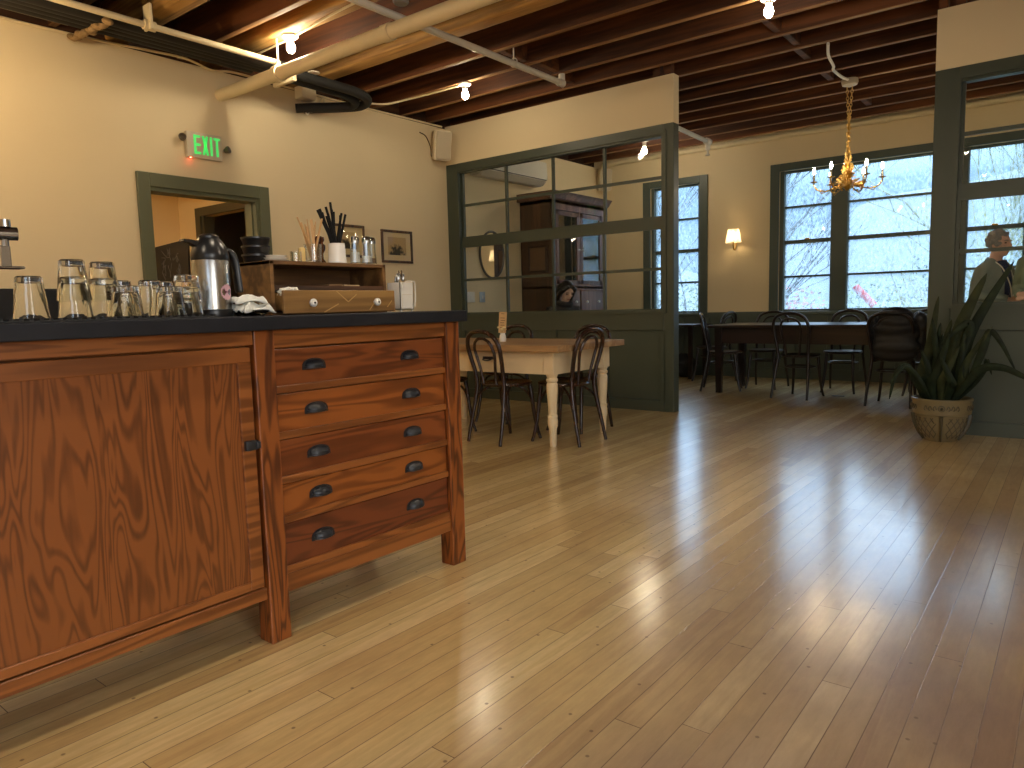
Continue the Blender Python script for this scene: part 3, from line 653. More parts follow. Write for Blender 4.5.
tag(MB().lathe([(0.0, 3.11), (0.045, 3.11), (0.055, 3.125), (0.06, 3.20), (0.0, 3.20)], (-3.72, 3.60, 0), 18).build('ceiling_box', paint('grey_box', srgb(150, 146, 138), 0.5)), 'round grey ceiling box beside the white sprinkler pipe', 'box')
t = thing('sprinkler_branch', 'short white pipe with a sprinkler head past the left partition', 'pipe', (-3.75, 6.6, 3.07))
MB().tube([(-3.72, 6.46, 3.07), (-3.80, 8.90, 3.06)], 0.026, 12).build('run', M_white, t)
m = MB(); m.tube([(-3.80, 8.86, 3.06), (-3.80, 8.96, 3.06)], 0.042, 12); m.tube([(-3.80, 8.91, 3.06), (-3.80, 8.91, 2.96)], 0.03, 12); m.tube([(-3.80, 8.91, 2.96), (-3.80, 8.91, 2.90)], 0.014, 8); m.lathe([(0, 2.90), (0.03, 2.90), (0.03, 2.895), (0, 2.895)], (-3.80, 8.91, 0), 12); m.build('sprinkler_head', M_white, t)
t = thing('wall_head_pipe', 'cream pipe running along the top of the north wall', 'pipe', (-2, YN-0.05, 3.19))
MB().tube([(-5.9, YN-0.045, 3.185), (3.9, YN-0.045, 3.185)], 0.036, 12).build('run', M_pipe, t)
MB().tube([(-2.02, YN-0.045, 3.185), (-1.92, YN-0.045, 3.185)], 0.048, 12).build('coupling', M_pipe, t)

# ------------------------------------------------------------------ chandelier
cx, cyy = -1.90, 7.90
t = thing('chandelier', 'gilt chandelier with six lit candle bulbs and leafy stem', 'chandelier', (cx, cyy, 2.15))
m = MB(); m.lathe([(0, 3.20), (0.075, 3.20), (0.078, 3.17), (0.07, 3.145), (0.03, 3.13), (0.0, 3.125)], (cx, cyy, 0), 22); m.build('canopy', paint('pale_canopy', srgb(205, 195, 175), 0.45), t)
def chain(m, a, b, n, r=0.014, w=0.0035):
    a, b = Vector(a), Vector(b)
    for k in range(n):
        c = a.lerp(b, (k+0.5)/n); L = (b-a).length/n*0.68
        ax = Vector((1, 0, 0)) if k % 2 else Vector((0, 1, 0))
        m.tube([c+ax*r*0.8*cos(th)+Vector((0, 0, 1))*L*sin(th) for th in [i*pi/5 for i in range(10)]], w, 5, closed=True)
m = MB(); chain(m, (cx-0.025, cyy, 3.13), (cx, cyy, 2.75), 12); chain(m, (cx+0.025, cyy, 3.13), (cx, cyy, 2.75), 12); m.build('chain', M_gilt, t)
m = MB(); m.tube([(cx, cyy, 2.78), (cx, cyy, 2.45)], 0.007, 8)
m.lathe([(0, 2.12), (0.012, 2.125), (0.03, 2.15), (0.045, 2.18), (0.02, 2.21), (0.035, 2.25), (0.05, 2.28), (0.022, 2.33), (0.028, 2.38), (0.012, 2.43), (0.008, 2.46), (0, 2.46)], (cx, cyy, 0), 16); m.build('stem', M_brass, t)
m = MB(); rnd = random.Random(3)
def leaf_blade(m, base, tip, w, bend=Vector((0, 0, 0)), seg=5):
    base, tip = Vector(base), Vector(tip); d = tip-base; side = d.cross(Vector((rnd.uniform(-1, 1), rnd.uniform(-1, 1), rnd.uniform(-1, 1)))).normalized()
    vs = []
    for k in range(seg+1):
        u = k/seg; p = base+d*u+bend*4*u*(1-u); ww = w*sin(pi*min(1, 0.12+u*0.88))**0.8
        vs.append((m.bm.verts.new(p-side*ww), m.bm.verts.new(p+side*ww)))
    for A, B in zip(vs, vs[1:]): m.bm.faces.new((A[0], A[1], B[1], B[0]))
for k in range(170):
    u = rnd.random(); z = 2.16+0.40*u*u; r = (0.135*(1-u)**1.2+0.015)
    a = rnd.uniform(0, 2*pi); p = Vector((cx+r*0.6*cos(a), cyy+r*0.6*sin(a), z))
    leaf_blade(m, p, p+Vector((r*0.55*cos(a), r*0.55*sin(a), rnd.uniform(-0.02, 0.05))), 0.011, Vector((0, 0, 0.012)))
for k in range(46):
    z = rnd.uniform(2.50, 2.86); a = rnd.uniform(0, 2*pi); p = Vector((cx, cyy, z))
    leaf_blade(m, p, p+Vector((0.026*cos(a), 0.026*sin(a), 0.022)), 0.009)
m.build('gilt_leaves', M_gilt, t, 0, solid=0.0015)
for k in range(6):
    a = radians(15+60*k); R = 0.31
    P = lambda r, z: (cx+r*cos(a), cyy+r*sin(a), z)
    m = MB(); m.tube(smooth_path([P(0.03, 2.22), P(0.10, 2.17), P(0.19, 2.135), P(0.27, 2.15), P(R, 2.20), P(R, 2.222)], 6), 0.0065, 8)
    m.tube(smooth_path([P(0.19, 2.135), P(0.235, 2.115), P(0.25, 2.14), P(0.23, 2.15)], 5), 0.004, 6)
    for q in range(7):
        rr = 0.08+q*0.034; b0 = Vector(P(rr, 2.17-0.03*sin(pi*rr/0.3))); leaf_blade(m, b0, b0+Vector((0.025*cos(a+1.6*(-1)**q), 0.025*sin(a+1.6*(-1)**q), 0.012)), 0.008)
    arm = m.build('arm', M_brass, t)
    m = MB(); m.lathe([(0, 2.218), (0.036, 2.232), (0.037, 2.236), (0.014, 2.234), (0.013, 2.242), (0, 2.242)], P(R, 0)[:2]+(0,), 16); m.build('drip_pan', M_brass, arm)
    m = MB(); m.lathe([(0, 2.236), (0.0105, 2.236), (0.0105, 2.31), (0, 2.31)], P(R, 0)[:2]+(0,), 12); m.build('candle_sleeve', M_ivory, arm)
    m = MB(); m.lathe([(0, 2.31), (0.008, 2.312), (0.014, 2.33), (0.012, 2.35), (0.004, 2.375), (0, 2.378)], P(R, 0)[:2]+(0,), 12); m.build('candle_bulb', M_candle, arm)
tag(MB().tube(smooth_path([(-1.78, 6.66, ZT-0.012), (-1.86, 6.98, ZT-0.012), (-1.90, 7.30, ZT-0.016), (-1.93, 7.42, ZT-0.02), (-1.915, 7.65, ZT-0.03), (-1.90, 7.86, 3.185)], 6), 0.013, 8).build('flex_conduit', M_white), 'white bent flex conduit leading along joists to the chandelier canopy', 'conduit')

# ------------------------------------------------------------------ wall sconce
t = thing('wall_sconce', 'lit wall sconce with a pleated white shade between the north windows', 'sconce', (-3.80, YN, 1.75))
m = MB(); m.lathe([(0, 0), (0.05, 0), (0.048, 0.012), (0.02, 0.02), (0, 0.022)], (-3.79, YN, 1.90), 20, rot=(pi/2, 0, 0)); m.build('backplate', M_brass, t)
m = MB(); m.tube(smooth_path([(-3.79, YN-0.02, 1.90), (-3.79, YN-0.05, 1.80), (-3.79, YN-0.10, 1.755), (-3.79, YN-0.14, 1.80), (-3.79, YN-0.14, 1.86)], 6), 0.008, 8); m.build('arm', M_brass, t)
m = MB(); tt = bmesh.new(); seg = 48; A = []; B = []
for k in range(seg):
    r0 = 0.104+0.0035*(k % 2); r1 = 0.072+0.003*(k % 2); th = 2*pi*k/seg
    A.append(tt.verts.new((-3.79+r0*cos(th), YN-0.14+r0*0.85*sin(th), 1.85))); B.append(tt.verts.new((-3.79+r1*cos(th), YN-0.14+r1*0.85*sin(th), 2.03)))
for k in range(seg): tt.faces.new((A[k], A[(k+1) % seg], B[(k+1) % seg], B[k]))
m.add(tt)
Msh, tn, bb = newmat('lamp_shade_fabric'); tn.nodes.clear()
_o = N(tn, 'ShaderNodeOutputMaterial'); _a = N(tn, 'ShaderNodeBsdfTranslucent'); _d = N(tn, 'ShaderNodeBsdfDiffuse'); _m = N(tn, 'ShaderNodeMixShader'); _a.inputs[0].default_value = (0.95, 0.9, 0.78, 1); _d.inputs[0].default_value = (0.85, 0.8, 0.7, 1)
_m.inputs[0].default_value = 0.4; tn.links.new(_a.outputs[0], _m.inputs[1]); tn.links.new(_d.outputs[0], _m.inputs[2]); tn.links.new(_m.outputs[0], _o.inputs[0])
m.build('lamp_shade', Msh, t, 0)
m = MB(); m.ball((-3.79, YN-0.14, 1.93), (0.022, 0.022, 0.032), 12, 8); m.build('bulb', emit('sconce_glow', (1.0, 0.72, 0.38, 1), 85.0), t)

# ------------------------------------------------------------------ things on the west wall
# exit sign
t = thing('exit_sign', 'green lit EXIT sign with two small emergency spotlights above the doorway', 'exit sign', (XW, 3.36, 2.355))
MB().box(XW, XW+0.045, 3.190, 3.505, 2.362, 2.572, 0.006, 2).build('housing', M_ivory, t)
m = MB()
def letters(m, y0, z0, w, h, gap, s, x0, x1):
    def bar(a, b, th):
        d = Vector((b[0]-a[0], b[1]-a[1])).normalized(); n = Vector((-d.y, d.x))*th/2
        m.prism([(a[0]+n.x, a[1]+n.y), (b[0]+n.x, b[1]+n.y), (b[0]-n.x, b[1]-n.y), (a[0]-n.x, a[1]-n.y)], 'X', x0, x1)
    y = y0
    bar((y+s/2, z0), (y+s/2, z0+h), s)
    for zz in (s/2, h/2, h-s/2): bar((y+s, z0+zz), (y+w, z0+zz), s)
    y += w+gap
    bar((y+s/2, z0), (y+w-s/2, z0+h), s); bar((y+w-s/2, z0), (y+s/2, z0+h), s)
    y += w+gap
    bar((y+s/2, z0), (y+s/2, z0+h), s); y += s+gap
    bar((y+w/2, z0), (y+w/2, z0+h-s), s); bar((y, z0+h-s/2), (y+w, z0+h-s/2), s)
letters(m, 3.250, 2.393, 0.058, 0.155, 0.014, 0.02, XW+0.0452, XW+0.0475)
m.build('lettering', emit('exit_green', (0.07, 0.80, 0.16, 1), 0.5), t, 0)
for yy, zz, dr in ((3.165, 2.50, -0.5), (3.535, 2.455, 0.5)):
    m = MB(); m.lathe([(0, 0), (0.018, 0.0), (0.030, 0.03), (0.031, 0.045), (0.026, 0.045), (0.018, 0.03), (0, 0.028)], (XW+0.03, yy, zz), 16, rot=(0.2*0, pi/2-0.3, dr))
    lh = m.build('spotlight', paint('spot_grey', srgb(120, 110, 95), 0.35, metal=0.6), t)
    m = MB(); ye = 3.190 if yy < 3.3 else 3.505
    m.tube([(XW+0.02, yy, zz), (XW+0.02, ye, zz)], 0.010, 8); m.build('bracket', M_ivory, lh)
MB().ball((XW+0.03, 3.222, 2.361), (0.006, 0.006, 0.004), 8, 6).build('status_light', emit('exit_red', (1.0, 0.06, 0.03, 1), 60), t)
# framed pictures
def art_mat(name, bg, ink, seed, cx_=0.0, cz_=0.0):
    m, t, b = newmat(name); tc = N(t, 'ShaderNodeTexCoord'); mp = N(t, 'ShaderNodeMapping'); mp.inputs['Location'].default_value = (seed, seed*2, seed)
    nz = N(t, 'ShaderNodeTexNoise'); nz.inputs['Scale'].default_value = 22; nz.inputs['Detail'].default_value = 6
    gr = N(t, 'ShaderNodeVectorMath', operation='LENGTH'); m2 = N(t, 'ShaderNodeMapping'); m2.inputs['Scale'].default_value = (0, 8.5, 13); m2.inputs['Location'].default_value = (0, cx_, cz_)
    t.links.new(tc.outputs['Object'], mp.inputs[0]); t.links.new(mp.outputs[0], nz.inputs['Vector']); t.links.new(tc.outputs['Object'], m2.inputs[0]); t.links.new(m2.outputs[0], gr.inputs[0])
    su = N(t, 'ShaderNodeMath', operation='SUBTRACT'); t.links.new(nz.outputs['Fac'], su.inputs[0])
    ml = N(t, 'ShaderNodeMath', operation='MULTIPLY'); ml.inputs[1].default_value = 0.42; t.links.new(gr.outputs['Value'], ml.inputs[0]); t.links.new(ml.outputs[0], su.inputs[1])
    cr = N(t, 'ShaderNodeValToRGB'); cr.color_ramp.elements[0].position = 0.05; cr.color_ramp.elements[0].color = bg; cr.color_ramp.elements[1].position = 0.28; cr.color_ramp.elements[1].color = ink
    t.links.new(su.outputs[0], cr.inputs[0]); t.links.new(cr.outputs[0], b.inputs['Base Color']); b.inputs['Roughness'].default_value = 0.6
    return m
M_frame = wood('picture_frame', srgb(98, 68, 38), srgb(58, 38, 20), 'Z', 20, 0.1, 0.4)
def picture(y0, y1, z0, z1, label, seed):
    t = thing('framed_picture', label, 'picture', (XW, (y0+y1)/2, z0), 'framed prints on the west wall')
    f = 0.026; m = MB()
    for a in ((y0, y1, z0, z0+f), (y0, y1, z1-f, z1), (y0, y0+f, z0+f, z1-f), (y1-f, y1, z0+f, z1-f)): m.box(XW, XW+0.022, *a, 0.004, 1)
    m.build('frame', M_frame, t, 0)
    m = MB(); m.box(XW+0.002, XW+0.008, y0+f, y1-f, z0+f, z1-f); m.build('mat_board', paint('mat_board', srgb(214, 188, 142), 0.8), t, 0)
    m = MB(); m.box(XW+0.008, XW+0.010, y0+f+0.07, y1-f-0.07, z0+f+0.06, z1-f-0.05); m.build('print', art_mat('print_ink', srgb(186, 154, 108), srgb(62, 52, 40), seed, 0, 0-0.11*13), t, 0)
    m = MB(); m.box(XW+0.012, XW+0.014, y0+f, y1-f, z0+f, z1-f); m.build('glazing', M_pane, t, 0)
picture(5.30, 5.755, 1.562, 1.915, 'framed brown print beside the partition, right of the straws', 3.1)
picture(4.64, 5.07, 1.60, 1.93, 'framed print half hidden behind the black straws', 8.7)
# wall speakers
def speaker(x, y, z, yaw, label, tilt=0.2):
    t = thing('wall_speaker', label, 'speaker', (0, 0, 0), 'wall speakers')
    m = MB(); pl = [(-0.085, -0.02), (-0.085, 0.05), (-0.05, 0.16), (0.05, 0.16), (0.085, 0.05), (0.085, -0.02)]
    m.prism(pl, 'Z', -0.14, 0.14); bmesh.ops.bevel(m.bm, geom=[e for e in m.bm.edges if e.calc_face_angle(0) > 0.3], offset=0.012, segments=2, affect='EDGES')
    m.xf(Matrix.Rotation(tilt, 4, 'X')); m.build('cabinet', M_ivory, t)
    m = MB(); m.box(-0.074, 0.074, -0.026, -0.019, -0.128, 0.128, 0.003, 1); m.xf(Matrix.Rotation(tilt, 4, 'X')); m.build('grille', paint('speaker_grille', srgb(196, 184, 158), 0.7, 0.12, 300), t)
    m = MB(); m.tube([(0, 0.13, 0), (0, 0.21, 0.02)], 0.014, 8); m.build('bracket', M_ivory, t)
    t.scale = (1.18, 1.18, 1.15); t.location = (x, y, z); t.rotation_euler = (0, 0, yaw); return t
speaker(-5.76, 6.14, 2.885, radians(66), 'small beige speaker in the corner over the left partition')
speaker(-5.76, 9.70, 2.93, radians(55), 'small beige speaker in the far corner behind the partition glass')
tag(MB().tube(smooth_path([(-5.91, 5.93, 3.02), (-5.905, 6.02, 2.99), (-5.905, 6.09, 2.88), (-5.905, 6.10, 2.78), (-5.90, 6.14, 2.84)], 6), 0.006, 6).build('speaker_cable', M_frame), 'thin brown cable drooping down the wall to the corner speaker', 'cable')
for yy, lab, w in ((6.72, 'wide white triple switch plate behind the left partition glass', 0.075), (6.94, 'small pale blue thermostat plate behind the left partition glass', 0.05)):
    t = thing('switch_plate', lab, 'switch', (XW, yy, 1.13))
    MB().box(XW, XW+0.012, yy-w, yy+w, 1.12, 1.25, 0.004, 2).build('plate', M_porc if w > 0.06 else paint('thermostat', srgb(170, 185, 200), 0.4), t)
    m = MB()
    for k in ((-0.045, 0, 0.045) if w > 0.06 else (0,)): m.box(XW+0.012, XW+0.018, yy+k-0.009, yy+k+0.009, 1.165, 1.205, 0.002, 1)
    m.build('rocker', M_porc, t)
# oval mirror
t = thing('oval_mirror', 'pewter-rimmed oval mirror on the wall behind the partition glass', 'mirror', (XW, 7.14, 1.45))
pts = [(XW+0.02, 7.14+0.235*cos(a), 1.715+0.29*sin(a)) for a in [k*2*pi/40 for k in range(40)]]
MB().tube(pts, 0.014, 8, closed=True).build('rim', paint('pewter', srgb(96, 96, 96), 0.35, metal=0.6), t)
MB().prism([(p[1], p[2]) for p in pts], 'X', XW+0.008, XW+0.02).build('mirror_glass', paint('silvered', (0.9, 0.9, 0.9, 1), 0.02, 0.0, metal=1.0), t, 0)
# air conditioner
t = thing('air_conditioner', 'white wall air conditioner unit behind the upper partition panes', 'air conditioner', (XW, 7.44, 2.65))
m = MB(); m.prism([(XW, 2.655), (XW+0.13, 2.655), (XW+0.20, 2.70), (XW+0.225, 2.78), (XW+0.215, 2.96), (XW, 2.96)], 'Y', 6.77, 8.11); bmesh.ops.bevel(m.bm, geom=list(m.bm.edges), offset=0.012, segments=2, affect='EDGES'); m.build('casing', M_white, t)
MB().box(XW+0.15, XW+0.222, 6.80, 8.08, 2.722, 2.73).build('louvre_slot', M_blackm, t, 0)
m = MB(); m.prism([(XW+0.12, 2.648), (XW+0.135, 2.652), (XW+0.215, 2.712), (XW+0.21, 2.718)], 'Y', 6.82, 8.06); m.build('louvre', M_white, t, 0)

# ------------------------------------------------------------------ hutch with glass doors
t = thing('china_hutch', 'tall brown china hutch with two glazed doors behind the partition', 'hutch', (-5.67, 8.43, 0))
hx0, hx1, hy0, hy1 = XW, -5.42, 7.77, 9.09
m = MB(); m.box(hx0, hx1, hy0, hy0+0.03, 0.05, 2.42); m.box(hx0, hx1, hy1-0.03, hy1, 0.05, 2.42); m.box(hx0, hx0+0.02, hy0, hy1, 0.05, 2.42)
m.box(hx0, hx1, hy0, hy1, 2.38, 2.42); m.box(hx0, hx1, hy0, hy1, 0.05, 0.10); m.box(hx0, hx1, hy0, hy1, 1.28, 1.31); m.box(hx0, hx1-0.02, hy0, hy1, 0.93, 0.955)
m.build('carcass', M_hutchside, t, 0)
m = MB(); m.box(hx1-0.02, hx1, hy0, hy0+0.09, 0.05, 2.42, 0.003, 1); m.box(hx1-0.02, hx1, hy1-0.09, hy1, 0.05, 2.42, 0.003, 1); m.box(hx1-0.02, hx1, hy0+0.09, hy1-0.09, 2.30, 2.42); m.box(hx1-0.02, hx1, hy0+0.09, hy1-0.09, 1.26, 1.33); m.box(hx1-0.02, hx1, hy0+0.09, hy1-0.09, 0.93, 0.97); m.box(hx1-0.02, hx1, 8.415, 8.445, 1.33, 2.30); m.build('face_frame', M_hutch, t, 0)
m = MB(); m.prism([(hx0, 2.42), (hx1, 2.42), (hx1+0.03, 2.44), (hx1+0.06, 2.49), (hx1+0.09, 2.52), (hx0, 2.52)], 'Y', hy0-0.07, hy1+0.07); m.build('cornice', M_hutch, t, 0)
m = MB(); m.box(-5.72, -5.56, 8.38, 8.58, 2.52, 2.55, 0.008, 2); m.build('cornice_block', M_hutch, t, 0)
MB().box(hx0+0.02, hx1-0.03, hy0+0.03, hy1-0.03, 1.62, 1.64).build('shelf', M_hutch, t, 0)
MB().box(hx0+0.02, hx1-0.03, hy0+0.03, hy1-0.03, 1.95, 1.97).build('shelf', M_hutch, t, 0)
for ya, yb in ((7.865, 8.413), (8.447, 8.995)):
    m = MB(); x0_, x1_ = hx1-0.022, hx1+0.004; s = 0.055
    m.box(x0_, x1_, ya, yb, 1.335, 1.335+s); m.box(x0_, x1_, ya, yb, 2.29-s, 2.29); m.box(x0_, x1_, ya, ya+s, 1.335, 2.29); m.box(x0_, x1_, yb-s, yb, 1.335, 2.29)
    d = m.build('door', M_hutch, t, 0)
    MB().box(hx1-0.012, hx1-0.008, ya+s, yb-s, 1.39, 2.235).build('glass', M_cabglass, d, 0)
    kn = ya+0.03 if ya > 8.43 else yb-0.03
    MB().lathe([(0, 0), (0.006, 0), (0.006, 0.014), (0.014, 0.02), (0.012, 0.03), (0, 0.032)], (hx1, kn, 1.80), 12, axis='X').build('knob', M_porc, d)
    m = MB(); m.box(hx1-0.02, hx1+0.002, ya, yb, 0.975, 1.255, 0.004, 1); d = m.build('drawer', M_hutch, t, 0)
    for yk in (ya+0.12, yb-0.12): MB().lathe([(0, 0), (0.007, 0), (0.007, 0.014), (0.018, 0.022), (0.016, 0.034), (0, 0.037)], (hx1, yk, 1.10), 12, axis='X').build('knob', M_porc, d)
    m = MB(); m.box(hx1-0.02, hx1+0.002, ya, yb, 0.11, 0.92, 0.004, 1); m.build('lower_door', M_hutch, t, 0)
def cup(name, label, cat, x, y, z, r, h, mat, group):
    m = MB(); m.lathe([(0, z), (r*0.72, z), (r, z+h), (r*0.92, z+h), (r*0.65, z+0.008), (0, z+0.008)], (x, y, 0), 16); return tag(m.build(name, mat), label, cat, group)
for i, (yy, zz, h) in enumerate(((7.93, 1.311, 0.09), (8.05, 1.311, 0.11), (8.17, 1.311, 0.10), (8.30, 1.311, 0.12), (7.95, 1.641, 0.10), (8.09, 1.641, 0.08), (8.22, 1.641, 0.11), (8.33, 1.641, 0.09))):
    cup('cup', 'pale cup %s on the %s shelf inside the glazed hutch' % (('nearest the side', 'second from the side', 'third from the side', 'by the middle stile')[i % 4], 'lower' if zz < 1.5 else 'upper'), 'cup', -5.56, yy, zz, 0.045, h, M_porc, 'cups in the hutch')
t = thing('framed_picture', 'small dark framed picture hung on the side of the hutch', 'picture', (-5.645, 7.77, 1.49))
m = MB(); f = 0.03
for a in ((-5.80, -5.49, 1.49, 1.49+f), (-5.80, -5.49, 1.845-f, 1.845), (-5.80, -5.80+f, 1.49+f, 1.845-f), (-5.49-f, -5.49, 1.49+f, 1.845-f)): m.box(a[0], a[1], 7.745, 7.769, a[2], a[3], 0.003, 1)
m.build('frame', wood('dark_frame', srgb(66, 42, 26), srgb(40, 24, 14), 'Z', 20, 0.1), t, 0)
MB().box(-5.77, -5.52, 7.752, 7.768, 1.52, 1.815).build('print', paint('dim_print', srgb(112, 84, 60), 0.7, 0.25, 14), t, 0)

# ------------------------------------------------------------------ hall things seen through the doorway
t = thing('chalkboard', 'black scribbled chalkboard leaning in the hall beyond the doorway', 'chalkboard', (-7.4, 3.76, 1.195))
m = MB(); m.prism([(-7.75, 1.195), (-7.08, 1.195), (-7.04, 1.808), (-7.72, 1.772)], 'Y', 3.75, 3.77); m.build('board', paint('chalk_black', srgb(24, 24, 26), 0.7, 0.2, 8), t, 0)
m = MB(); rc = random.Random(6)
for k in range(16):
    x, z = rc.uniform(-7.60, -7.14), rc.uniform(1.36, 1.70)
    m.tube(smooth_path([(x+rc.uniform(-0.05, 0.05), 3.749, z+rc.uniform(-0.07, 0.07)) for q in range(5)], 4), 0.003, 4)
m.build('chalk_scrawl', paint('chalk', srgb(84, 84, 84), 0.9), t)
m = MB(); m.box(-8.09, -6.98, 3.66, 4.235, 1.14, 1.193, 0.004, 1); tag(m.build('hall_shelf', M_hutchside), 'narrow brown shelf under the chalkboard in the hall', 'shelf')
t = thing('ceiling_bracket', 'black angled bracket under the hall ceiling', 'bracket', (-7.3, 3.6, 2.4))
m = MB(); m.tube([(-7.72, 3.22, 2.30), (-7.30, 3.50, 2.26), (-7.05, 3.95, 2.33)], 0.014, 8); m.build('arm', M_blackm, t)
MB().lathe([(0, 2.33), (0.02, 2.335), (0.02, 2.42), (0, 2.42)], (-7.05, 3.95, 0), 10).build('mount', M_blackm, t)
MB().lathe([(0, 2.26), (0.015, 2.27), (0.015, 2.42), (0, 2.42)], (-7.72, 3.22, 0), 10).build('mount', M_blackm, t)
t = thing('room_poster', 'white and grey framed poster in the dark room beyond the hall', 'poster', (-6.8, 6.39, 1.3))
MB().box(-7.05, -6.30, 6.37, 6.399, 1.25, 1.98, 0.003, 1).build('frame', M_white, t, 0); MB().box(-7.01, -6.34, 6.364, 6.372, 1.29, 1.94).build('print', paint('grey_print', srgb(120, 130, 140), 0.6, 0.2, 6), t, 0)
hall = bpy.data.lights.new('hall_light', 'POINT'); hall.energy = 24; hall.color = (1.0, 0.84, 0.58); hall.shadow_soft_size = 0.06
ho = bpy.data.objects.new('hall_light', hall); COL.objects.link(ho); ho.location = (-6.9, 2.3, 2.2)

# ------------------------------------------------------------------ things on the bar
ZC = 1.043
t = thing('bar_mat', 'black ribbed rubber bar mat under the upturned tumblers', 'mat', (-2.1, 0.85, ZC))
MB().box(-2.26, -1.955, 0.40, 1.115, ZC, ZC+0.004, 0.001, 1).build('base', M_rubber, t, 0)
m = MB()
for k in range(34):
    y = 0.41+k*0.021
    m.box(-2.255, -1.957, y, y+0.009, ZC+0.004, ZC+0.009)
o = m.build('rib', M_rubber, t, 0); o['kind'] = 'stuff'
ZM = ZC+0.009
def tumbler_mesh(h, rb, rt):
    """upturned faceted tumbler: rim (rb) down, heavy base (rt) up"""
    m = MB(); tt = bmesh.new(); seg = 30
    prof = [(rb, 0), (rb-0.001, h*0.12), (rt+0.002, h*0.75), (rt, h-0.004), (rt-0.004, h), (0, h), None, (0, h-0.014), (rt-0.007, h-0.016), (rt-0.005, h*0.72), (rb-0.004, h*0.12), (rb-0.0025, 0)]
    prof = [p for p in prof if p]
    rings = []
    for r, z in prof:
        if r == 0: rings.append([tt.verts.new((0, 0, z))]); continue
        rr = []
        for k in range(seg):
            f = 1.0
            if z > h*0.1: f = 1-0.035*(0.5+0.5*cos(k*2*pi/seg*10))
            rr.append(tt.verts.new((r*f*cos(2*pi*k/seg), r*f*sin(2*pi*k/seg), z)))
        rings.append(rr)
    n = len(rings)
    for i in range(n):
        A, B = rings[i], rings[(i+1) % n]
        if len(A) == 1 and len(B) == 1: continue
        for k in range(seg):
            if len(A) == 1: tt.faces.new((A[0], B[k], B[(k+1) % seg]))
            elif len(B) == 1: tt.faces.new((A[k], A[(k+1) % seg], B[0]))
            else: tt.faces.new((A[k], A[(k+1) % seg], B[(k+1) % seg], B[k]))
    bmesh.ops.recalc_face_normals(tt, faces=tt.faces); m.add(tt); return m
tall = tumbler_mesh(0.104, 0.0405, 0.030).build('tumbler', M_glass, origin=(0, 0, 0)); short = tumbler_mesh(0.080, 0.041, 0.033).build('tumbler', M_glass, origin=(0, 0, 0))
used = set()
def tumbler(src, x, y, z, label):
    if src.name not in used: o = src; used.add(src.name)
    else: o = src.copy(); COL.objects.link(o)
    o.location = (x, y, z); o.rotation_euler = (0, 0, x*37+y*11)
    return tag(o, label, 'glass', 'upturned tumblers on the bar mat')
tumbler(tall, -2.05, 0.545, ZM, 'tall clear tumbler cut off by the photo edge, below the chrome tap')
tumbler(tall, -2.05, 0.677, ZM, 'single tall clear tumbler standing alone, next right of the chrome tap')
tumbler(tall, -2.05, 0.778, ZM, 'lower tumbler of the first tall two-glass stack')
tumbler(tall, -2.05, 0.778, ZM+0.044, 'upper tumbler of the first tall two-glass stack')
tumbler(tall, -2.10, 0.872, ZM, 'lower tumbler of the second tall two-glass stack')
tumbler(tall, -2.10, 0.872, ZM+0.044, 'upper tumbler of the second tall two-glass stack')
tumbler(short, -2.00, 0.885, ZM, 'short clear tumbler in front of the second tall stack')
tumbler(tall, -2.215, 0.965, ZM, 'tall tumbler of the back row, next to the second tall stack')
tumbler(tall, -2.17, 1.03, ZM, 'middle tall tumbler of the back row of three')
tumbler(tall, -2.235, 1.10, ZM, 'tall tumbler of the back row nearest the small photo frame')
tumbler(short, -2.00, 1.002, ZM, 'short clear tumbler in front of the three back-row tumblers')
tumbler(short, -2.04, 1.075, ZM, 'lower tumbler of the short stack nearest the steel carafe')
tumbler(short, -2.04, 1.075, ZM+0.034, 'upper tumbler of the short stack nearest the steel carafe')
# chrome tap at the very edge
t = thing('chrome_tap', 'chrome tap head with a flat lever at the left edge of the bar', 'tap', (-2.15, 0.60, ZC))
m = MB(); m.lathe([(0, ZC), (0.045, ZC), (0.045, ZC+0.012), (0.022, ZC+0.03), (0.020, 1.25), (0, 1.25)], (-2.17, 0.57, 0), 18); m.build('column', M_chrome, t)
m = MB(); m.tube([(-2.17, 0.55, 1.268), (-2.15, 0.695, 1.268)], 0.017, 16); m.lathe([(0, 0), (0.012, 0), (0.012, 0.018), (0, 0.02)], (-2.155, 0.672, 1.285), 12); m.build('head', M_chrome, t)
m = MB(); m.tube([(-2.155, 0.668, 1.256), (-2.155, 0.668, 1.236)], 0.009, 10); m.box(-2.158, -2.152, 0.655, 0.678, 1.183, 1.238, 0.002, 1); m.box(-2.175, -2.13, 0.63, 0.70, 1.179, 1.185, 0.002, 1); m.build('lever', M_steel, t)
# small photo frame
t = thing('photo_frame', 'small cream photo frame standing between tumblers and steel carafe', 'photo frame', (-2.27, 1.19, ZC))
m = MB()
for a in ((1.160, 1.222, ZC, ZC+0.012), (1.160, 1.222, ZC+0.082, ZC+0.094), (1.160, 1.170, ZC+0.012, ZC+0.082), (1.212, 1.222, ZC+0.012, ZC+0.082)): m.box(-2.275, -2.265, *a, 0.002, 1)
m.build('frame', M_paper, t, 0); MB().box(-2.274, -2.268, 1.170, 1.212, ZC+0.012, ZC+0.082).build('print', paint('black_print', srgb(22, 20, 20), 0.5), t, 0)
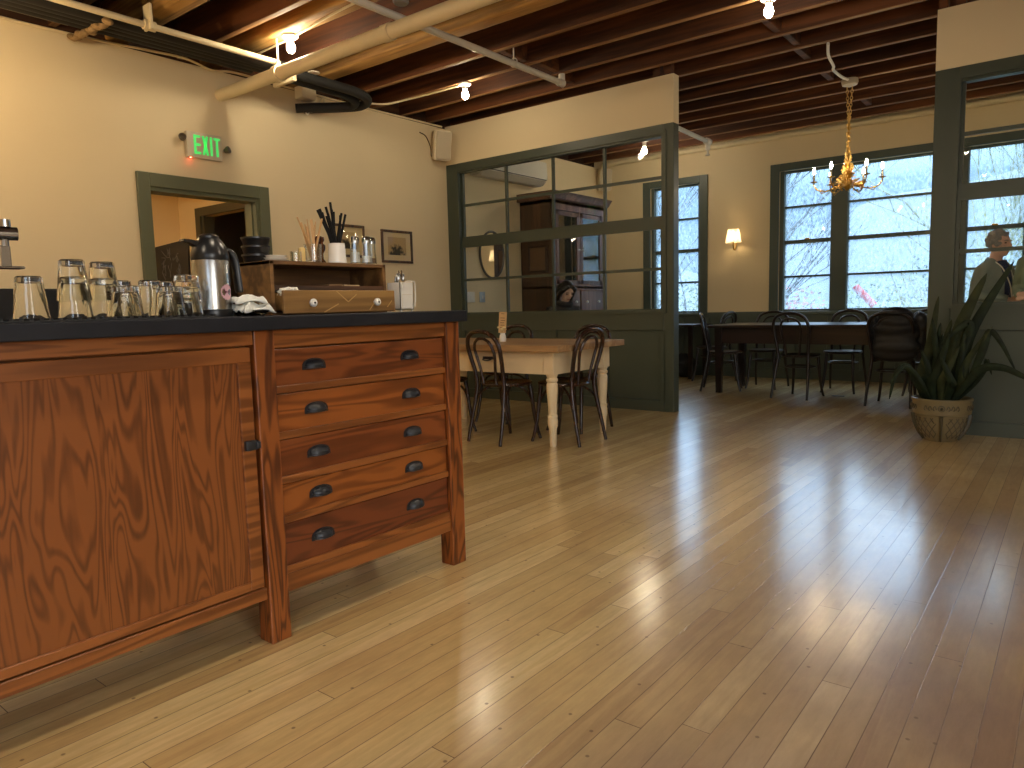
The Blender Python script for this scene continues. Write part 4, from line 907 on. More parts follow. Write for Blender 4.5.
# steel carafe
cx_, cy_ = -2.12, 1.197
t = thing('steel_carafe', 'brushed steel vacuum carafe with black lid and handle on the bar', 'carafe', (cx_, cy_, ZC))
MB().lathe([(0, ZC), (0.058, ZC), (0.060, ZC+0.012), (0.058, ZC+0.022), (0.053, ZC+0.024), (0, ZC+0.024)], (cx_, cy_, 0), 32).build('base', M_bplas, t)
MB().lathe([(0, ZC+0.022), (0.0545, ZC+0.022), (0.0545, ZC+0.17), (0.053, ZC+0.176), (0, ZC+0.176)], (cx_, cy_, 0), 40).build('body', M_steel, t)
m = MB(); m.lathe([(0, 1.219), (0.055, 1.217), (0.0565, 1.225), (0.055, 1.238), (0.048, 1.260), (0.036, 1.278), (0.030, 1.284), (0.030, 1.290), (0.02, 1.296), (0, 1.297)], (cx_, cy_, 0), 32)
m.build('lid', M_bplas, t)
m = MB(); m.prism([(cy_-0.045, 1.255), (cy_-0.040, 1.272), (cy_-0.062, 1.276), (cy_-0.085, 1.277), (cy_-0.087, 1.271), (cy_-0.068, 1.268)], 'X', cx_-0.014, cx_+0.014); m.build('spout', M_bplas, t)
m = MB(); m.tube(smooth_path([(cx_-0.01, cy_+0.045, 1.250), (cx_-0.01, cy_+0.074, 1.244), (cx_-0.01, cy_+0.088, 1.215), (cx_-0.01, cy_+0.094, 1.16), (cx_-0.01, cy_+0.098, 1.118)], 6), [0.011]*6+[0.012]*18+[0.010], 12, flat=1.3); m.build('handle', M_bplas, t)
st = Vector((0.62, 0.32, 0)).normalized() if False else Vector((0.93, 0.37, 0)).normalized()
m = MB(); tt = bmesh.new(); vs = []
def onbody(a, z): return (cx_+0.0551*cos(a), cy_+0.0551*sin(a), z)
a0 = math.atan2(st.y, st.x); c0 = tt.verts.new(onbody(a0, 1.118))
for k in range(32):
    sc_ = 0.024+0.0012*cos(k*pi)
    vs.append(tt.verts.new(onbody(a0+sc_*cos(k*pi/16)/0.0551, 1.118+sc_*sin(k*pi/16))))
for k in range(32): tt.faces.new((c0, vs[k], vs[(k+1) % 32]))
m.add(tt); m.build('sticker', paint('pink_sticker', srgb(214, 168, 178), 0.6), t, 0)
m = MB(); sq = [(-0.014, -0.003), (-0.011, 0.007), (-0.008, -0.003), (-0.004, 0.003), (-0.001, -0.003), (0.003, 0.003), (0.006, -0.003), (0.009, 0.002), (0.014, 0.000)]
m.tube(smooth_path([Vector(onbody(a0+u/0.0551, 1.119+v))*1.0 for u, v in sq], 4), 0.0007, 5); m.build('sticker_script', paint('maroon_ink', srgb(120, 50, 70), 0.6), t, 0)
# folded cloth in a shallow glass dish
tag(MB().lathe([(0, ZC), (0.04, ZC), (0.062, ZC+0.016), (0.060, ZC+0.018), (0.038, ZC+0.004), (0, ZC+0.004)], (-2.08, 1.300, 0), 28).build('glass_dish', M_glass), 'shallow clear glass dish under the white cloths beside the carafe', 'dish')
rnd = random.Random(5)
def cloth(y, z, w, d, h, yaw, label):
    tt = bmesh.new(); n = 18; V = []
    for i in range(n+1):
        row = []
        for j in range(n+1):
            u, v = i/n*2-1, j/n*2-1
            zz = h*(1-max(abs(u), abs(v))**4)*(0.75+0.25*sin(u*5+v*3+y*40)) + 0.004*sin(v*14+u*4) - 0.006*max(0, u*u+v*v-1.1)
            row.append(tt.verts.new((v*d/2*(1+0.08*sin(u*6)), u*w/2*(1+0.06*sin(v*7)), zz)))
        V.append(row)
    for i in range(n):
        for j in range(n): tt.faces.new((V[i][j], V[i+1][j], V[i+1][j+1], V[i][j+1]))
    m = MB(); m.add(tt, Matrix.Translation((-2.08, y, z)) @ Matrix.Rotation(yaw, 4, 'Z'))
    return tag(m.build('folded_cloth', M_cloth, solid=0.005), label, 'cloth', 'white cloths in the glass dish')
cloth(1.300, ZC+0.017, 0.118, 0.095, 0.026, 0.1, 'lower folded white cloth in the glass dish')
cloth(1.293, ZC+0.045, 0.100, 0.08, 0.018, -0.25, 'upper folded white cloth heaped over the glass dish')

# ------------------------------------------------------------------ wooden organizer with drawer
bx0, bx1, by0, by1, bz0, bz1 = -2.415, -2.20, 1.458, 1.985, ZC, 1.232
t = thing('wooden_organizer', 'brown wooden organizer box with one pulled-out zigzag drawer on the bar', 'organizer', ((bx0+bx1)/2, (by0+by1)/2, ZC))
m = MB(); m.box(bx0, bx1, by0, by0+0.014, bz0, bz1); m.box(bx0, bx1, by1-0.014, by1, bz0, bz1); m.box(bx0, bx1, by0, by1, bz1-0.014, bz1, 0.002, 1); m.box(bx0, bx0+0.01, by0, by1, bz0, bz1); m.box(bx0, bx1-0.003, by0+0.014, by1-0.014, bz0, bz0+0.010); m.build('carcass', M_org, t, 0)
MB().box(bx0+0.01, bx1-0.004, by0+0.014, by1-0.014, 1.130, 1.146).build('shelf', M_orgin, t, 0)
m = MB(); dx = -2.132
m.box(dx-0.012, dx, by0+0.002, by1-0.018, ZC+0.004, 1.127, 0.002, 1); m.box(dx-0.20, dx-0.012, by0+0.018, by0+0.028, ZC+0.011, 1.118); m.box(dx-0.20, dx-0.012, by1-0.036, by1-0.026, ZC+0.011, 1.118); m.box(dx-0.20, dx-0.012, by0+0.018, by1-0.026, ZC+0.011, ZC+0.017); m.box(dx-0.20, dx-0.19, by0+0.018, by1-0.026, ZC+0.011, 1.118)
d = m.build('drawer', M_orgdr, t, 0)
def stroke(m, pts, w, x0, x1):
    for a, b in zip(pts, pts[1:]):
        dv = Vector((b[0]-a[0], b[1]-a[1])).normalized(); n = Vector((-dv.y, dv.x))*w/2
        m.prism([(a[0]+n.x, a[1]+n.y), (b[0]+n.x, b[1]+n.y), (b[0]-n.x, b[1]-n.y), (a[0]-n.x, a[1]-n.y)], 'X', x0, x1)
for pts in ([(1.683, 1.124), (1.735, 1.085), (1.775, 1.112)], [(1.625, ZC+0.006), (1.690, 1.078)], [(1.835, ZC+0.010), (1.862, 1.082)], [(1.925, 1.063), (1.950, 1.088)]):
    m = MB(); stroke(m, pts, 0.0035, dx, dx+0.0008); m.build('inlay_line', M_inlay, d, 0)
for yk in (1.568, 1.862):
    k = MB().lathe([(0, 0), (0.006, 0), (0.006, 0.008), (0.0145, 0.013), (0.0145, 0.020), (0.010, 0.025), (0, 0.026)], (dx, yk, 1.083), 18, axis='X').build('knob', M_porc, d)
    MB().lathe([(0, 0), (0.004, 0), (0.003, 0.002), (0, 0.002)], (dx+0.026, yk, 1.083), 10, axis='X').build('knob_screw', M_blackm, k)
# paper in the drawer, slips on the shelf
tt = bmesh.new(); bmesh.ops.create_icosphere(tt, subdivisions=3, radius=1)
for v in tt.verts: v.co = Vector((v.co.x*0.035, v.co.y*0.042, v.co.z*0.020))*(1+0.25*sin(v.co.x*9+v.co.y*7)*cos(v.co.z*8+v.co.y*5))
m = MB(); m.add(tt, Matrix.Translation((-2.175, 1.515, 1.118))); tag(m.build('crumpled_paper', M_paper, smooth=0), 'crumpled white paper poking out of the organizer drawer', 'paper')
tag(MB().box(-2.33, -2.215, 1.715, 1.778, 1.146, 1.153, 0.001, 1).build('notepad', paint('brown_pad', srgb(120, 92, 62), 0.7)), 'small brown notepad on the organizer shelf, left of the pale one', 'notepad')
tag(MB().box(-2.33, -2.212, 1.785, 1.86, 1.146, 1.151, 0.001, 1).build('notepad', paint('tan_pad', srgb(176, 150, 112), 0.7)), 'pale tan notepad lying at the organizer shelf edge', 'notepad')

# ---- on top of the organizer
ZO = bz1
for i, (z0, r) in enumerate(((0, 0.050), (0.0085, 0.046), (0.017, 0.042))):
    cup('saucer', 'white saucer, %s of the stack of three on the organizer' % ('bottom', 'middle', 'top')[i], 'saucer', -2.305, 1.553, ZO+z0, r, 0.008, M_porc, 'saucers on the organizer')
# stack of black lidded bowls
for i in range(3):
    z0 = ZO+i*0.0305
    m = MB(); m.lathe([(0, z0), (0.042, z0), (0.049, z0+0.022), (0.051, z0+0.024), (0.051, z0+0.030), (0.045, z0+0.031), (0, z0+0.031)], (-2.36, 1.512, 0), 26)
    tag(m.build('black_bowl', M_bplas), 'black plastic bowl, %s of the stack of three on the organizer' % ('bottom', 'middle', 'top')[i], 'bowl', 'black bowls on the organizer')
def jar(x, y, r, h, label, mat=M_glass, name='glass_jar'):
    m = MB(); m.lathe([(0, ZO), (r, ZO), (r, ZO+h), (r-0.002, ZO+h), (r-0.002, ZO+0.004), (0, ZO+0.004)], (x, y, 0), 22); return tag(m.build(name, mat), label, 'jar' if 'jar' in name else 'glass')
jar(-2.27, 1.616, 0.020, 0.040, 'small empty glass jar beside the saucers on the organizer')
tag(MB().lathe([(0, ZO), (0.0125, ZO), (0.0125, ZO+0.055), (0.008, ZO+0.058), (0, ZO+0.058)], (-2.29, 1.658, 0), 16).build('candle', paint('cream_wax', srgb(222, 190, 120), 0.5)), 'short cream candle on the organizer left of the wooden stirrers', 'candle')
tag(MB().lathe([(0, ZO), (0.030, ZO), (0.033, ZO+0.06), (0.034, ZO+0.072), (0.032, ZO+0.072), (0.030, ZO+0.012), (0, ZO+0.010)], (-2.29, 1.708, 0), 24).build('ribbed_glass', M_thin), 'ribbed clear glass holding the wooden stirrers', 'glass')
rnd = random.Random(11); M_straw = paint('black_paper_straw', srgb(20, 20, 21), 0.7, spec=0.2)
for k in range(11):
    u = -1+2*k/10; b0 = Vector((-2.29+rnd.uniform(-0.012, 0.012), 1.708-u*0.010, ZO+0.012)); tip = Vector((-2.30+rnd.uniform(-0.04, 0.04), 1.708+u*0.047-0.012, ZO+0.152+rnd.uniform(-0.012, 0.02)))
    dv = (tip-b0); m = MB(); m.box(-0.0048, 0.0048, -0.0012, 0.0012, 0, dv.length, 0.0004, 1)
    m.xf(Matrix.Translation(b0) @ dv.to_track_quat('Z', 'X').to_matrix().to_4x4() @ Matrix.Rotation(rnd.uniform(0, 3), 4, 'Z'))
    tag(m.build('wooden_stirrer', M_birch, smooth=0), 'thin pale wooden stirrer standing in the ribbed glass on the organizer', 'stirrer', 'wooden stirrers in the ribbed glass')
tag(MB().lathe([(0, ZO), (0.027, ZO), (0.027, ZO+0.012), (0.018, ZO+0.025), (0.017, ZO+0.045), (0.025, ZO+0.062), (0.026, ZO+0.078), (0.018, ZO+0.088), (0.023, ZO+0.098), (0.022, ZO+0.110), (0, ZO+0.118)], (-2.37, 1.795, 0), 22).build('pepper_mill', wood('mill_wood', srgb(96, 56, 30), srgb(50, 26, 14), 'Z', 20, 0.1, 0.25)), 'turned brown pepper mill behind the white straw cup', 'pepper mill')
tag(MB().lathe([(0, ZO), (0.031, ZO), (0.0345, ZO+0.005), (0.031, ZO+0.078), (0.029, ZO+0.078), (0.030, ZO+0.010), (0, ZO+0.008)], (-2.265, 1.800, 0), 26).build('straw_cup', M_porc), 'white ceramic cup holding the black straws', 'cup')
for k in range(13):
    u = (-0.95, -0.8, -0.7, -0.55, -0.45, -0.3, -0.2, -0.05, 0.1, 0.25, 0.62, 0.78, 0.95)[k]
    b0 = Vector((-2.265+rnd.uniform(-0.014, 0.014), 1.800-u*0.012, ZO+0.012)); tip = Vector((-2.27+rnd.uniform(-0.03, 0.03), 1.798+u*0.075, ZO+(0.20, 0.205, 0.21, 0.195, 0.18, 0.19, 0.205, 0.235, 0.20, 0.185, 0.19, 0.20, 0.195)[k]))
    tag(MB().tube([b0, tip], 0.0047, 8).build('drinking_straw', M_straw), 'black drinking straw standing in the white ceramic cup', 'straw', 'black straws in the white cup')
for i, (y, f) in enumerate(((1.888, 0.55), (1.930, 0.35), (1.972, 0.25))):
    x = -2.265 if i != 1 else -2.245
    t = thing('sugar_shaker', 'glass shaker with metal lid on the organizer, %s' % ('nearest the straw cup', 'in the middle of the three', 'at the open end of the row')[i], 'shaker', (x, y, ZO), 'glass shakers on the organizer')
    MB().lathe([(0, ZO), (0.0215, ZO), (0.022, ZO+0.006), (0.017, ZO+0.088), (0.0155, ZO+0.088), (0.0195, ZO+0.008), (0, ZO+0.006)], (x, y, 0), 12).build('body', M_thin, t, 20)
    MB().lathe([(0, ZO+0.007), (0.019, ZO+0.009), (0.0195-0.004*f, ZO+0.01+0.07*f), (0, ZO+0.01+0.07*f)], (x, y, 0), 16).build('contents', paint('white_sugar', srgb(230, 226, 215), 0.9) if i < 2 else paint('cocoa', srgb(120, 92, 66), 0.9), t)
    MB().lathe([(0, ZO+0.086), (0.0185, ZO+0.086), (0.019, ZO+0.10), (0.015, ZO+0.110), (0, ZO+0.114)], (x, y, 0), 18).build('lid', M_chrome, t)
# white caddy with cutlery
qx, qy = -2.20, 2.062
t = thing('white_caddy', 'white metal utensil caddy with a wire handle at the bar end', 'caddy', (qx, qy, ZC))
m = MB(); w = 0.037
for a in ((qx-w, qx+w, qy-w, qy-w+0.003), (qx-w, qx+w, qy+w-0.003, qy+w), (qx-w, qx-w+0.003, qy-w, qy+w), (qx+w-0.003, qx+w, qy-w, qy+w)): m.box(*a, ZC+0.008, ZC+0.118)
m.box(qx-w, qx+w, qy-w, qy+w, ZC+0.008, ZC+0.012); m.build('box', M_white, t, 0)
for sx in (-1, 1):
    for sy in (-1, 1): MB().lathe([(0, ZC), (0.004, ZC), (0.006, ZC+0.012), (0, ZC+0.014)], (qx+sx*(w-0.006), qy+sy*(w-0.006), 0), 10).build('foot', M_white, t)
m = MB(); m.tube(smooth_path([(qx+w+0.003, qy-w+0.004, ZC+0.09), (qx+w+0.012, qy-0.02, ZC+0.118), (qx+w+0.014, qy+0.015, ZC+0.122), (qx+w+0.010, qy+w, ZC+0.112), (qx+w+0.003, qy+w+0.006, ZC+0.05), (qx+w+0.002, qy+w+0.004, ZC+0.02)], 6), 0.0025, 8); m.build('wire_handle', M_white, t)
m = MB(); m.box(qx+w, qx+w+0.001, qy-w+0.01, qy+w-0.01, ZC+0.068, ZC+0.070); m.box(qx+w, qx+w+0.001, qy-w+0.01, qy-w+0.012, ZC+0.02, ZC+0.07); m.build('seam', M_ivory, t, 0)
rnd = random.Random(21)
for k in range(6):
    a = Vector((qx+rnd.uniform(-0.02, 0.02), qy-0.022+k*0.009, ZC+0.013)); b = a+Vector((rnd.uniform(-0.012, 0.012), rnd.uniform(-0.012, 0.014), 0.115+0.012*(k % 3)))
    m = MB(); m.tube([a, a.lerp(b, 0.75)], 0.0025, 8); dirv = (b-a).normalized()
    m.ball(b, (0.009, 0.004, 0.017), 10, 8, dirv.to_track_quat('Z', 'Y').to_euler()); tag(m.build('spoon', M_steel), 'metal teaspoon standing bowl-up in the white caddy', 'spoon', 'teaspoons in the white caddy')

# ------------------------------------------------------------------ bentwood chairs
def make_chair(kind, label, mat):
    t = thing('bentwood_chair', label, 'chair', (0, 0, 0))
    hs = 0.468
    MB().lathe([(0, hs-0.030), (0.17, hs-0.030), (0.196, hs-0.026), (0.204, hs-0.012), (0.200, hs-0.002), (0.188, hs), (0.17, hs-0.006), (0, hs-0.010)], (0, 0, 0), 40).build('seat', mat, t)
    fw, top = (1.0, 0.0) if kind == 'ring' else (0.93, -0.040)
    half = [(0.198*fw, -0.262, 0.0), (0.192*fw, -0.232, 0.14), (0.176*fw, -0.196, 0.32), (0.166*fw, -0.178, 0.45), (0.172*fw, -0.192, 0.56), (0.188*fw, -0.218, 0.68+top*0.4), (0.192*fw, -0.242, 0.78+top*0.7), (0.160*fw, -0.262, 0.862+top), (0.085*fw, -0.274, 0.902+top), (0.0, -0.278, 0.912+top)]
    path = half + [(-x, y, z) for x, y, z in half[-2::-1]]
    P = smooth_path(path, 5); R = []
    for p in P: R.append(0.0165 if p.z > 0.3 else 0.0125+0.004*p.z/0.3)
    MB().tube(P, R, 12).build('back_frame', mat, t)
    inner = [(0.072, -0.180, 0.455), (0.082, -0.196, 0.56), (0.104, -0.220, 0.68), (0.112*fw, -0.238, 0.76+top*0.7), (0.090*fw, -0.252, 0.822+top), (0.046*fw, -0.260, 0.850+top), (0.0, -0.262, 0.857+top)]
    MB().tube(smooth_path(inner + [(-x, y, z) for x, y, z in inner[-2::-1]], 5), 0.0115, 10).build('back_hoop', mat, t)
    for s in (-1, 1):
        P = smooth_path([(s*0.135, 0.120, hs-0.02), (s*0.142, 0.132, 0.36), (s*0.150, 0.150, 0.2), (s*0.163, 0.172, 0.07), (s*0.176, 0.190, 0.0)], 5)
        MB().tube(P, [0.019-0.007*i/(len(P)-1) for i in range(len(P))], 12).build('leg', mat, t)
    if kind == 'ring':
        MB().tube([(0.158*cos(a), -0.01+0.150*sin(a), 0.335+0.0*cos(a)) for a in [k*2*pi/36 for k in range(36)]], 0.009, 8, closed=True).build('leg_ring', mat, t)
    else:
        for s in (-1, 1):
            MB().tube(smooth_path([(s*0.152, 0.148, 0.235), (s*0.138, 0.120, 0.34), (s*0.110, 0.07, 0.410), (s*0.06, 0.01, 0.435)], 5), 0.0095, 8).build('brace', mat, t)
            MB().tube(smooth_path([(s*0.182, -0.206, 0.26), (s*0.160, -0.165, 0.36), (s*0.125, -0.10, 0.415), (s*0.07, -0.03, 0.435)], 5), 0.0095, 8).build('brace', mat, t)
    return t
chA = make_chair('brace', '', M_bent); chD = make_chair('ring', '', M_bentdark)
seen = set()
def place_chair(src, x, y, yaw, label, group):
    if src.name not in seen: o = src; seen.add(src.name)
    else: o = copy_tree(src)
    o.location = (x, y, 0); o.rotation_euler = (0, 0, yaw); return tag(o, label, 'chair', group)
g1, g2 = 'bentwood chairs at the cream table', 'bentwood chairs at the long dark table'
place_chair(chA, -3.563, 4.445, radians(-8), 'brown bentwood chair on the near side of the cream table, beside the counter end', g1)
place_chair(chA, -3.15, 4.64, radians(89), 'brown bentwood chair pulled up to the free end of the cream table', g1)
place_chair(chA, -3.345, 5.115, radians(178), 'brown bentwood chair on the far side of the cream table, behind the end chair', g1)
place_chair(chA, -4.21, 5.18, radians(183), 'brown bentwood chair on the far side of the cream table, behind the card vase', g1)
place_chair(chA, -4.21, 4.40, radians(-2), 'brown bentwood chair mostly hidden behind the bar counter end', g1)
place_chair(chD, -3.33, 8.33, radians(-72), 'black bentwood chair at the left end of the long dark table', g2)
place_chair(chD, -2.37, 8.05, radians(-9), 'black bentwood chair in the middle of the near side of the dark table', g2)
place_chair(chD, -1.42, 7.86, radians(-1), 'black bentwood chair with the dark jacket over its back', g2)
place_chair(chD, -2.98, 8.73, radians(181), 'black bentwood chair on the far side of the dark table, first from the left', g2)
place_chair(chD, -2.10, 8.70, radians(179), 'black bentwood chair on the far side of the dark table, under the wide window', g2)
place_chair(chD, -1.28, 8.74, radians(178), 'black bentwood chair on the far side of the dark table, behind the jacket', g2)
place_chair(chD, -3.86, 9.20, radians(84), 'black bentwood chair seen edge-on at the small side table by the window', 'bentwood chairs at the side table')
place_chair(chD, -4.99, 7.32, radians(-120), 'bentwood chair carrying the dark-haired woman behind the partition', 'bentwood chairs behind the partition')

# ------------------------------------------------------------------ cream painted table
t = thing('farm_table', 'cream painted farmhouse table with turned legs and scrubbed wooden top', 'table', (-3.8, 4.76, 0))
tx0, tx1, ty0, ty1 = -4.78, -2.945, 4.265, 5.235
m = MB()
for k in range(6):
    a = ty0+k*(ty1-ty0)/6; m.box(tx0, tx1, a+0.0006, a+(ty1-ty0)/6-0.0006, 0.716, 0.765, 0.005, 2)
m.build('tabletop', M_tabletop, t, 0)
m = MB(); ax0, ax1, ay0, ay1 = tx0+0.12, tx1-0.10, ty0+0.08, ty1-0.22
ay1 = ty1-0.10
m.box(ax0, ax1, ay0, ay0+0.025, 0.545, 0.716); m.box(ax0, ax1, ay1-0.025, ay1, 0.545, 0.716); m.box(ax0, ax0+0.025, ay0, ay1, 0.545, 0.716); m.box(ax1-0.025, ax1, ay0, ay1, 0.545, 0.716); m.build('apron', M_creamtab, t, 0)
m = MB(); m.box(-3.93, -3.53, ay0-0.006, ay0+0.01, 0.575, 0.700, 0.002, 1); d = m.build('drawer', M_creamtab, t, 0)
m = MB(); m.tube(smooth_path([(-3.70, ay0-0.006, 0.655), (-3.70, ay0-0.028, 0.645), (-3.66, ay0-0.032, 0.638), (-3.62, ay0-0.028, 0.645), (-3.62, ay0-0.006, 0.655)], 5), 0.005, 8); m.box(-3.715, -3.605, ay0-0.009, ay0-0.006, 0.645, 0.668, 0.001, 1); m.build('handle', M_blackm, d)
for x in (ax0+0.035, ax1-0.035):
    for y in (ay0+0.035, ay1-0.035):
        m = MB(); m.box(x-0.045, x+0.045, y-0.045, y+0.045, 0.545, 0.716, 0.003, 1)
        m.lathe([(0, 0), (0.024, 0), (0.026, 0.02), (0.030, 0.13), (0.038, 0.16), (0.040, 0.20), (0.036, 0.215), (0.040, 0.222), (0.040, 0.235), (0.032, 0.245), (0.034, 0.30), (0.042, 0.42), (0.043, 0.47), (0.034, 0.485), (0.044, 0.495), (0.044, 0.51), (0.036, 0.52), (0.043, 0.535), (0.045, 0.548), (0, 0.548)], (x, y, 0), 22); m.build('leg', M_creamtab, t)
# card and flowers in a tiny vase
vx, vy = -3.80, 4.70
t = thing('bud_vase', 'tiny white bud vase with dried flowers and a kraft menu card on the cream table', 'vase', (vx, vy, 0.765))
MB().lathe([(0, 0.765), (0.026, 0.765), (0.030, 0.785), (0.026, 0.815), (0.020, 0.83), (0.022, 0.838), (0.017, 0.838), (0.015, 0.80), (0, 0.775)], (vx, vy, 0), 20).build('vase', M_porc, t)
m = MB(); m.box(-0.032, 0.032, -0.001, 0.001, 0, 0.175); m.xf(Matrix.Translation((vx+0.005, vy-0.012, 0.838)) @ Matrix.Rotation(radians(38), 4, 'Z') @ Matrix.Rotation(radians(4), 4, 'Y')); cd = m.build('menu_card', paint('kraft_card', srgb(206, 170, 118), 0.8), t, 0)
m = MB()
for k in range(6):
    z = 0.88+0.02*k if k < 5 else 0.995
    m.box(-0.02+0.003*(k % 2), 0.02-0.004*(k % 3), -0.0022, -0.0012, z-0.838, z-0.838+0.005)
m.xf(Matrix.Translation((vx+0.005, vy-0.012, 0.838)) @ Matrix.Rotation(radians(38), 4, 'Z') @ Matrix.Rotation(radians(4), 4, 'Y')); m.build('printed_lines', paint('brown_ink', srgb(120, 84, 50), 0.8), cd, 0)
m = MB(); rnd = random.Random(4)
for k in range(9):
    a = rnd.uniform(0, 2*pi); r = rnd.uniform(0.012, 0.045); p = (vx+r*cos(a), vy+r*sin(a), 0.855+rnd.uniform(0, 0.035))
    m.tube([(vx, vy, 0.82), p], 0.0012, 5); m.ball(p, (0.011, 0.011, 0.008), 8, 6)
m.build('flowers', paint('dried_flowers', srgb(216, 200, 150), 0.8, 0.15, 40), t)

# ------------------------------------------------------------------ long dark table, side table
t = thing('long_dark_table', 'long dark wooden dining table under the north windows', 'table', (-2.2, 8.4, 0))
tx0, tx1, ty0, ty1 = -3.39, -1.02, 7.95, 8.88
MB().box(tx0, tx1, ty0, ty1, 0.752, 0.785, 0.005, 2).build('tabletop', M_darkwood, t, 0)
m = MB(); q = 0.07
m.box(tx0+q, tx1-q, ty0+q, ty0+q+0.03, 0.575, 0.752); m.box(tx0+q, tx1-q, ty1-q-0.03, ty1-q, 0.575, 0.752); m.box(tx0+q, tx0+q+0.03, ty0+q, ty1-q, 0.575, 0.752); m.box(tx1-q-0.03, tx1-q, ty0+q, ty1-q, 0.575, 0.752); m.build('apron', M_darkwood, t, 0)
for x in (tx0+0.11, tx1-0.11):
    for y in (ty0+0.09, ty1-0.11):
        m = MB(); tt = bmesh.new()
        A = [tt.verts.new((x+sx*0.030, y+sy*0.030, 0.0)) for sx, sy in ((-1, -1), (1, -1), (1, 1), (-1, 1))]; B = [tt.verts.new((x+sx*0.042, y+sy*0.042, 0.752)) for sx, sy in ((-1, -1), (1, -1), (1, 1), (-1, 1))]
        tt.faces.new(A[::-1]); tt.faces.new(B)
        for k in range(4): tt.faces.new((A[k], A[(k+1) % 4], B[(k+1) % 4], B[k]))
        m.add(tt); m.build('leg', M_darkwood, t, 0)
t = thing('side_table', 'small dark side table by the narrow north window', 'table', (-4.6, 9.5, 0))
MB().box(-5.2, -4.12, 9.22, 9.84, 0.725, 0.752, 0.004, 1).build('tabletop', M_darkwood, t, 0)
for x in (-5.13, -4.2):
    for y in (9.29, 9.77): MB().box(x-0.025, x+0.025, y-0.025, y+0.025, 0, 0.725, 0.003, 1).build('leg', M_darkwood, t, 0)
tt = bmesh.new(); bmesh.ops.create_icosphere(tt, subdivisions=4, radius=1)
for v in tt.verts:
    v.co = Vector((v.co.x*0.2, v.co.y*0.14, (v.co.z*0.5+0.5)*0.34)) + Vector((sin(v.co.z*6)*0.02, sin(v.co.x*7)*0.02, 0))
m = MB(); m.add(tt, Matrix.Translation((-4.42, 9.55, 0.0))); tag(m.build('black_bag', M_rubber), 'slumped black bag on the floor under the side table', 'bag')
tag(MB().box(-2.10, -1.97, 8.26, 8.32, 0.0, 0.004, 0.001, 1).build('floor_plate', M_blackm, smooth=0), 'small dark floor plate on the boards under the dark table', 'floor plate')

# dark jacket over the chair back
t = thing('dark_jacket', 'black puffy jacket draped over the bentwood chair by the plant', 'jacket', (-1.40, 7.70, 0.47))
MJ = paint('black_quilted', srgb(15, 17, 25), 0.5, 0.3, 14, bump=0.3)
m = MB()
for k in range(7):
    z = 0.52+0.060*k; m.ball((-1.385+0.012*(k % 2), 7.665-0.004*k, z), (0.205-0.012*max(0, k-3)**1.3+0.012*sin(k*2.1), 0.062+0.012*sin(k*1.7), 0.085), 18, 10)
m.ball((-1.385, 7.62, 0.905), (0.135, 0.07, 0.024), 16, 8)
m.build('body', MJ, t, remesh=0.011)
m = MB()
for k in range(6): m.ball((-1.185+0.012*sin(k*0.8), 7.70+0.008*k, 0.84-0.066*k), (0.058+0.008*sin(k*2), 0.062, 0.075), 14, 8)
m.build('sleeve', MJ, t, remesh=0.010)
m = MB()
for k in range(6): m.ball((-1.575, 7.72+0.006*k, 0.82-0.066*k), (0.048+0.006*sin(k*2), 0.056, 0.07), 14, 8)
m.build('sleeve', MJ, t, remesh=0.010)

# ------------------------------------------------------------------ potted plant
px_, py_ = -0.772, 6.035
t = thing('potted_plant', 'strap-leaved green plant in a relief-patterned stoneware pot by the partition', 'plant', (px_, py_, 0))
M_pot = paint('stoneware', srgb(118, 106, 76), 0.45, 0.14, 12); M_potd = paint('stoneware_relief', srgb(74, 68, 50), 0.5, 0.12, 14)
pot = MB().lathe([(0, 0.0), (0.092, 0.0), (0.100, 0.012), (0.135, 0.06), (0.160, 0.12), (0.170, 0.195), (0.172, 0.20), (0.186, 0.205), (0.190, 0.225), (0.190, 0.29), (0.196, 0.30), (0.196, 0.315), (0.182, 0.318), (0.176, 0.30), (0.174, 0.27), (0, 0.27)], (px_, py_, 0), 48).build('pot', M_pot, t)
def potr(z): 
    pr = [(0.100, 0.012), (0.135, 0.06), (0.160, 0.12), (0.170, 0.195)]
    for (r0, z0), (r1, z1) in zip(pr, pr[1:]):
        if z <= z1: return r0+(r1-r0)*(z-z0)/(z1-z0)
    return 0.170
fa = math.atan2(-py_, -px_)
m = MB()
for s in range(4):
    for k in range(-2, 4):
        for sg in (-1, 1):
            pts = []
            for i in range(9):
                z = 0.03+0.15*i/8; a = fa+s*pi/2+pi/4+sg*(z-0.10)*4.2+(k-0.5)*0.28*sg
                if abs(a-(fa+s*pi/2+pi/4)) < 0.60: pts.append((px_+(potr(z)+0.001)*cos(a), py_+(potr(z)+0.001)*sin(a), z))
            if len(pts) > 2: m.tube(pts, 0.0032, 5)
m.build('lattice_relief', M_potd, pot)
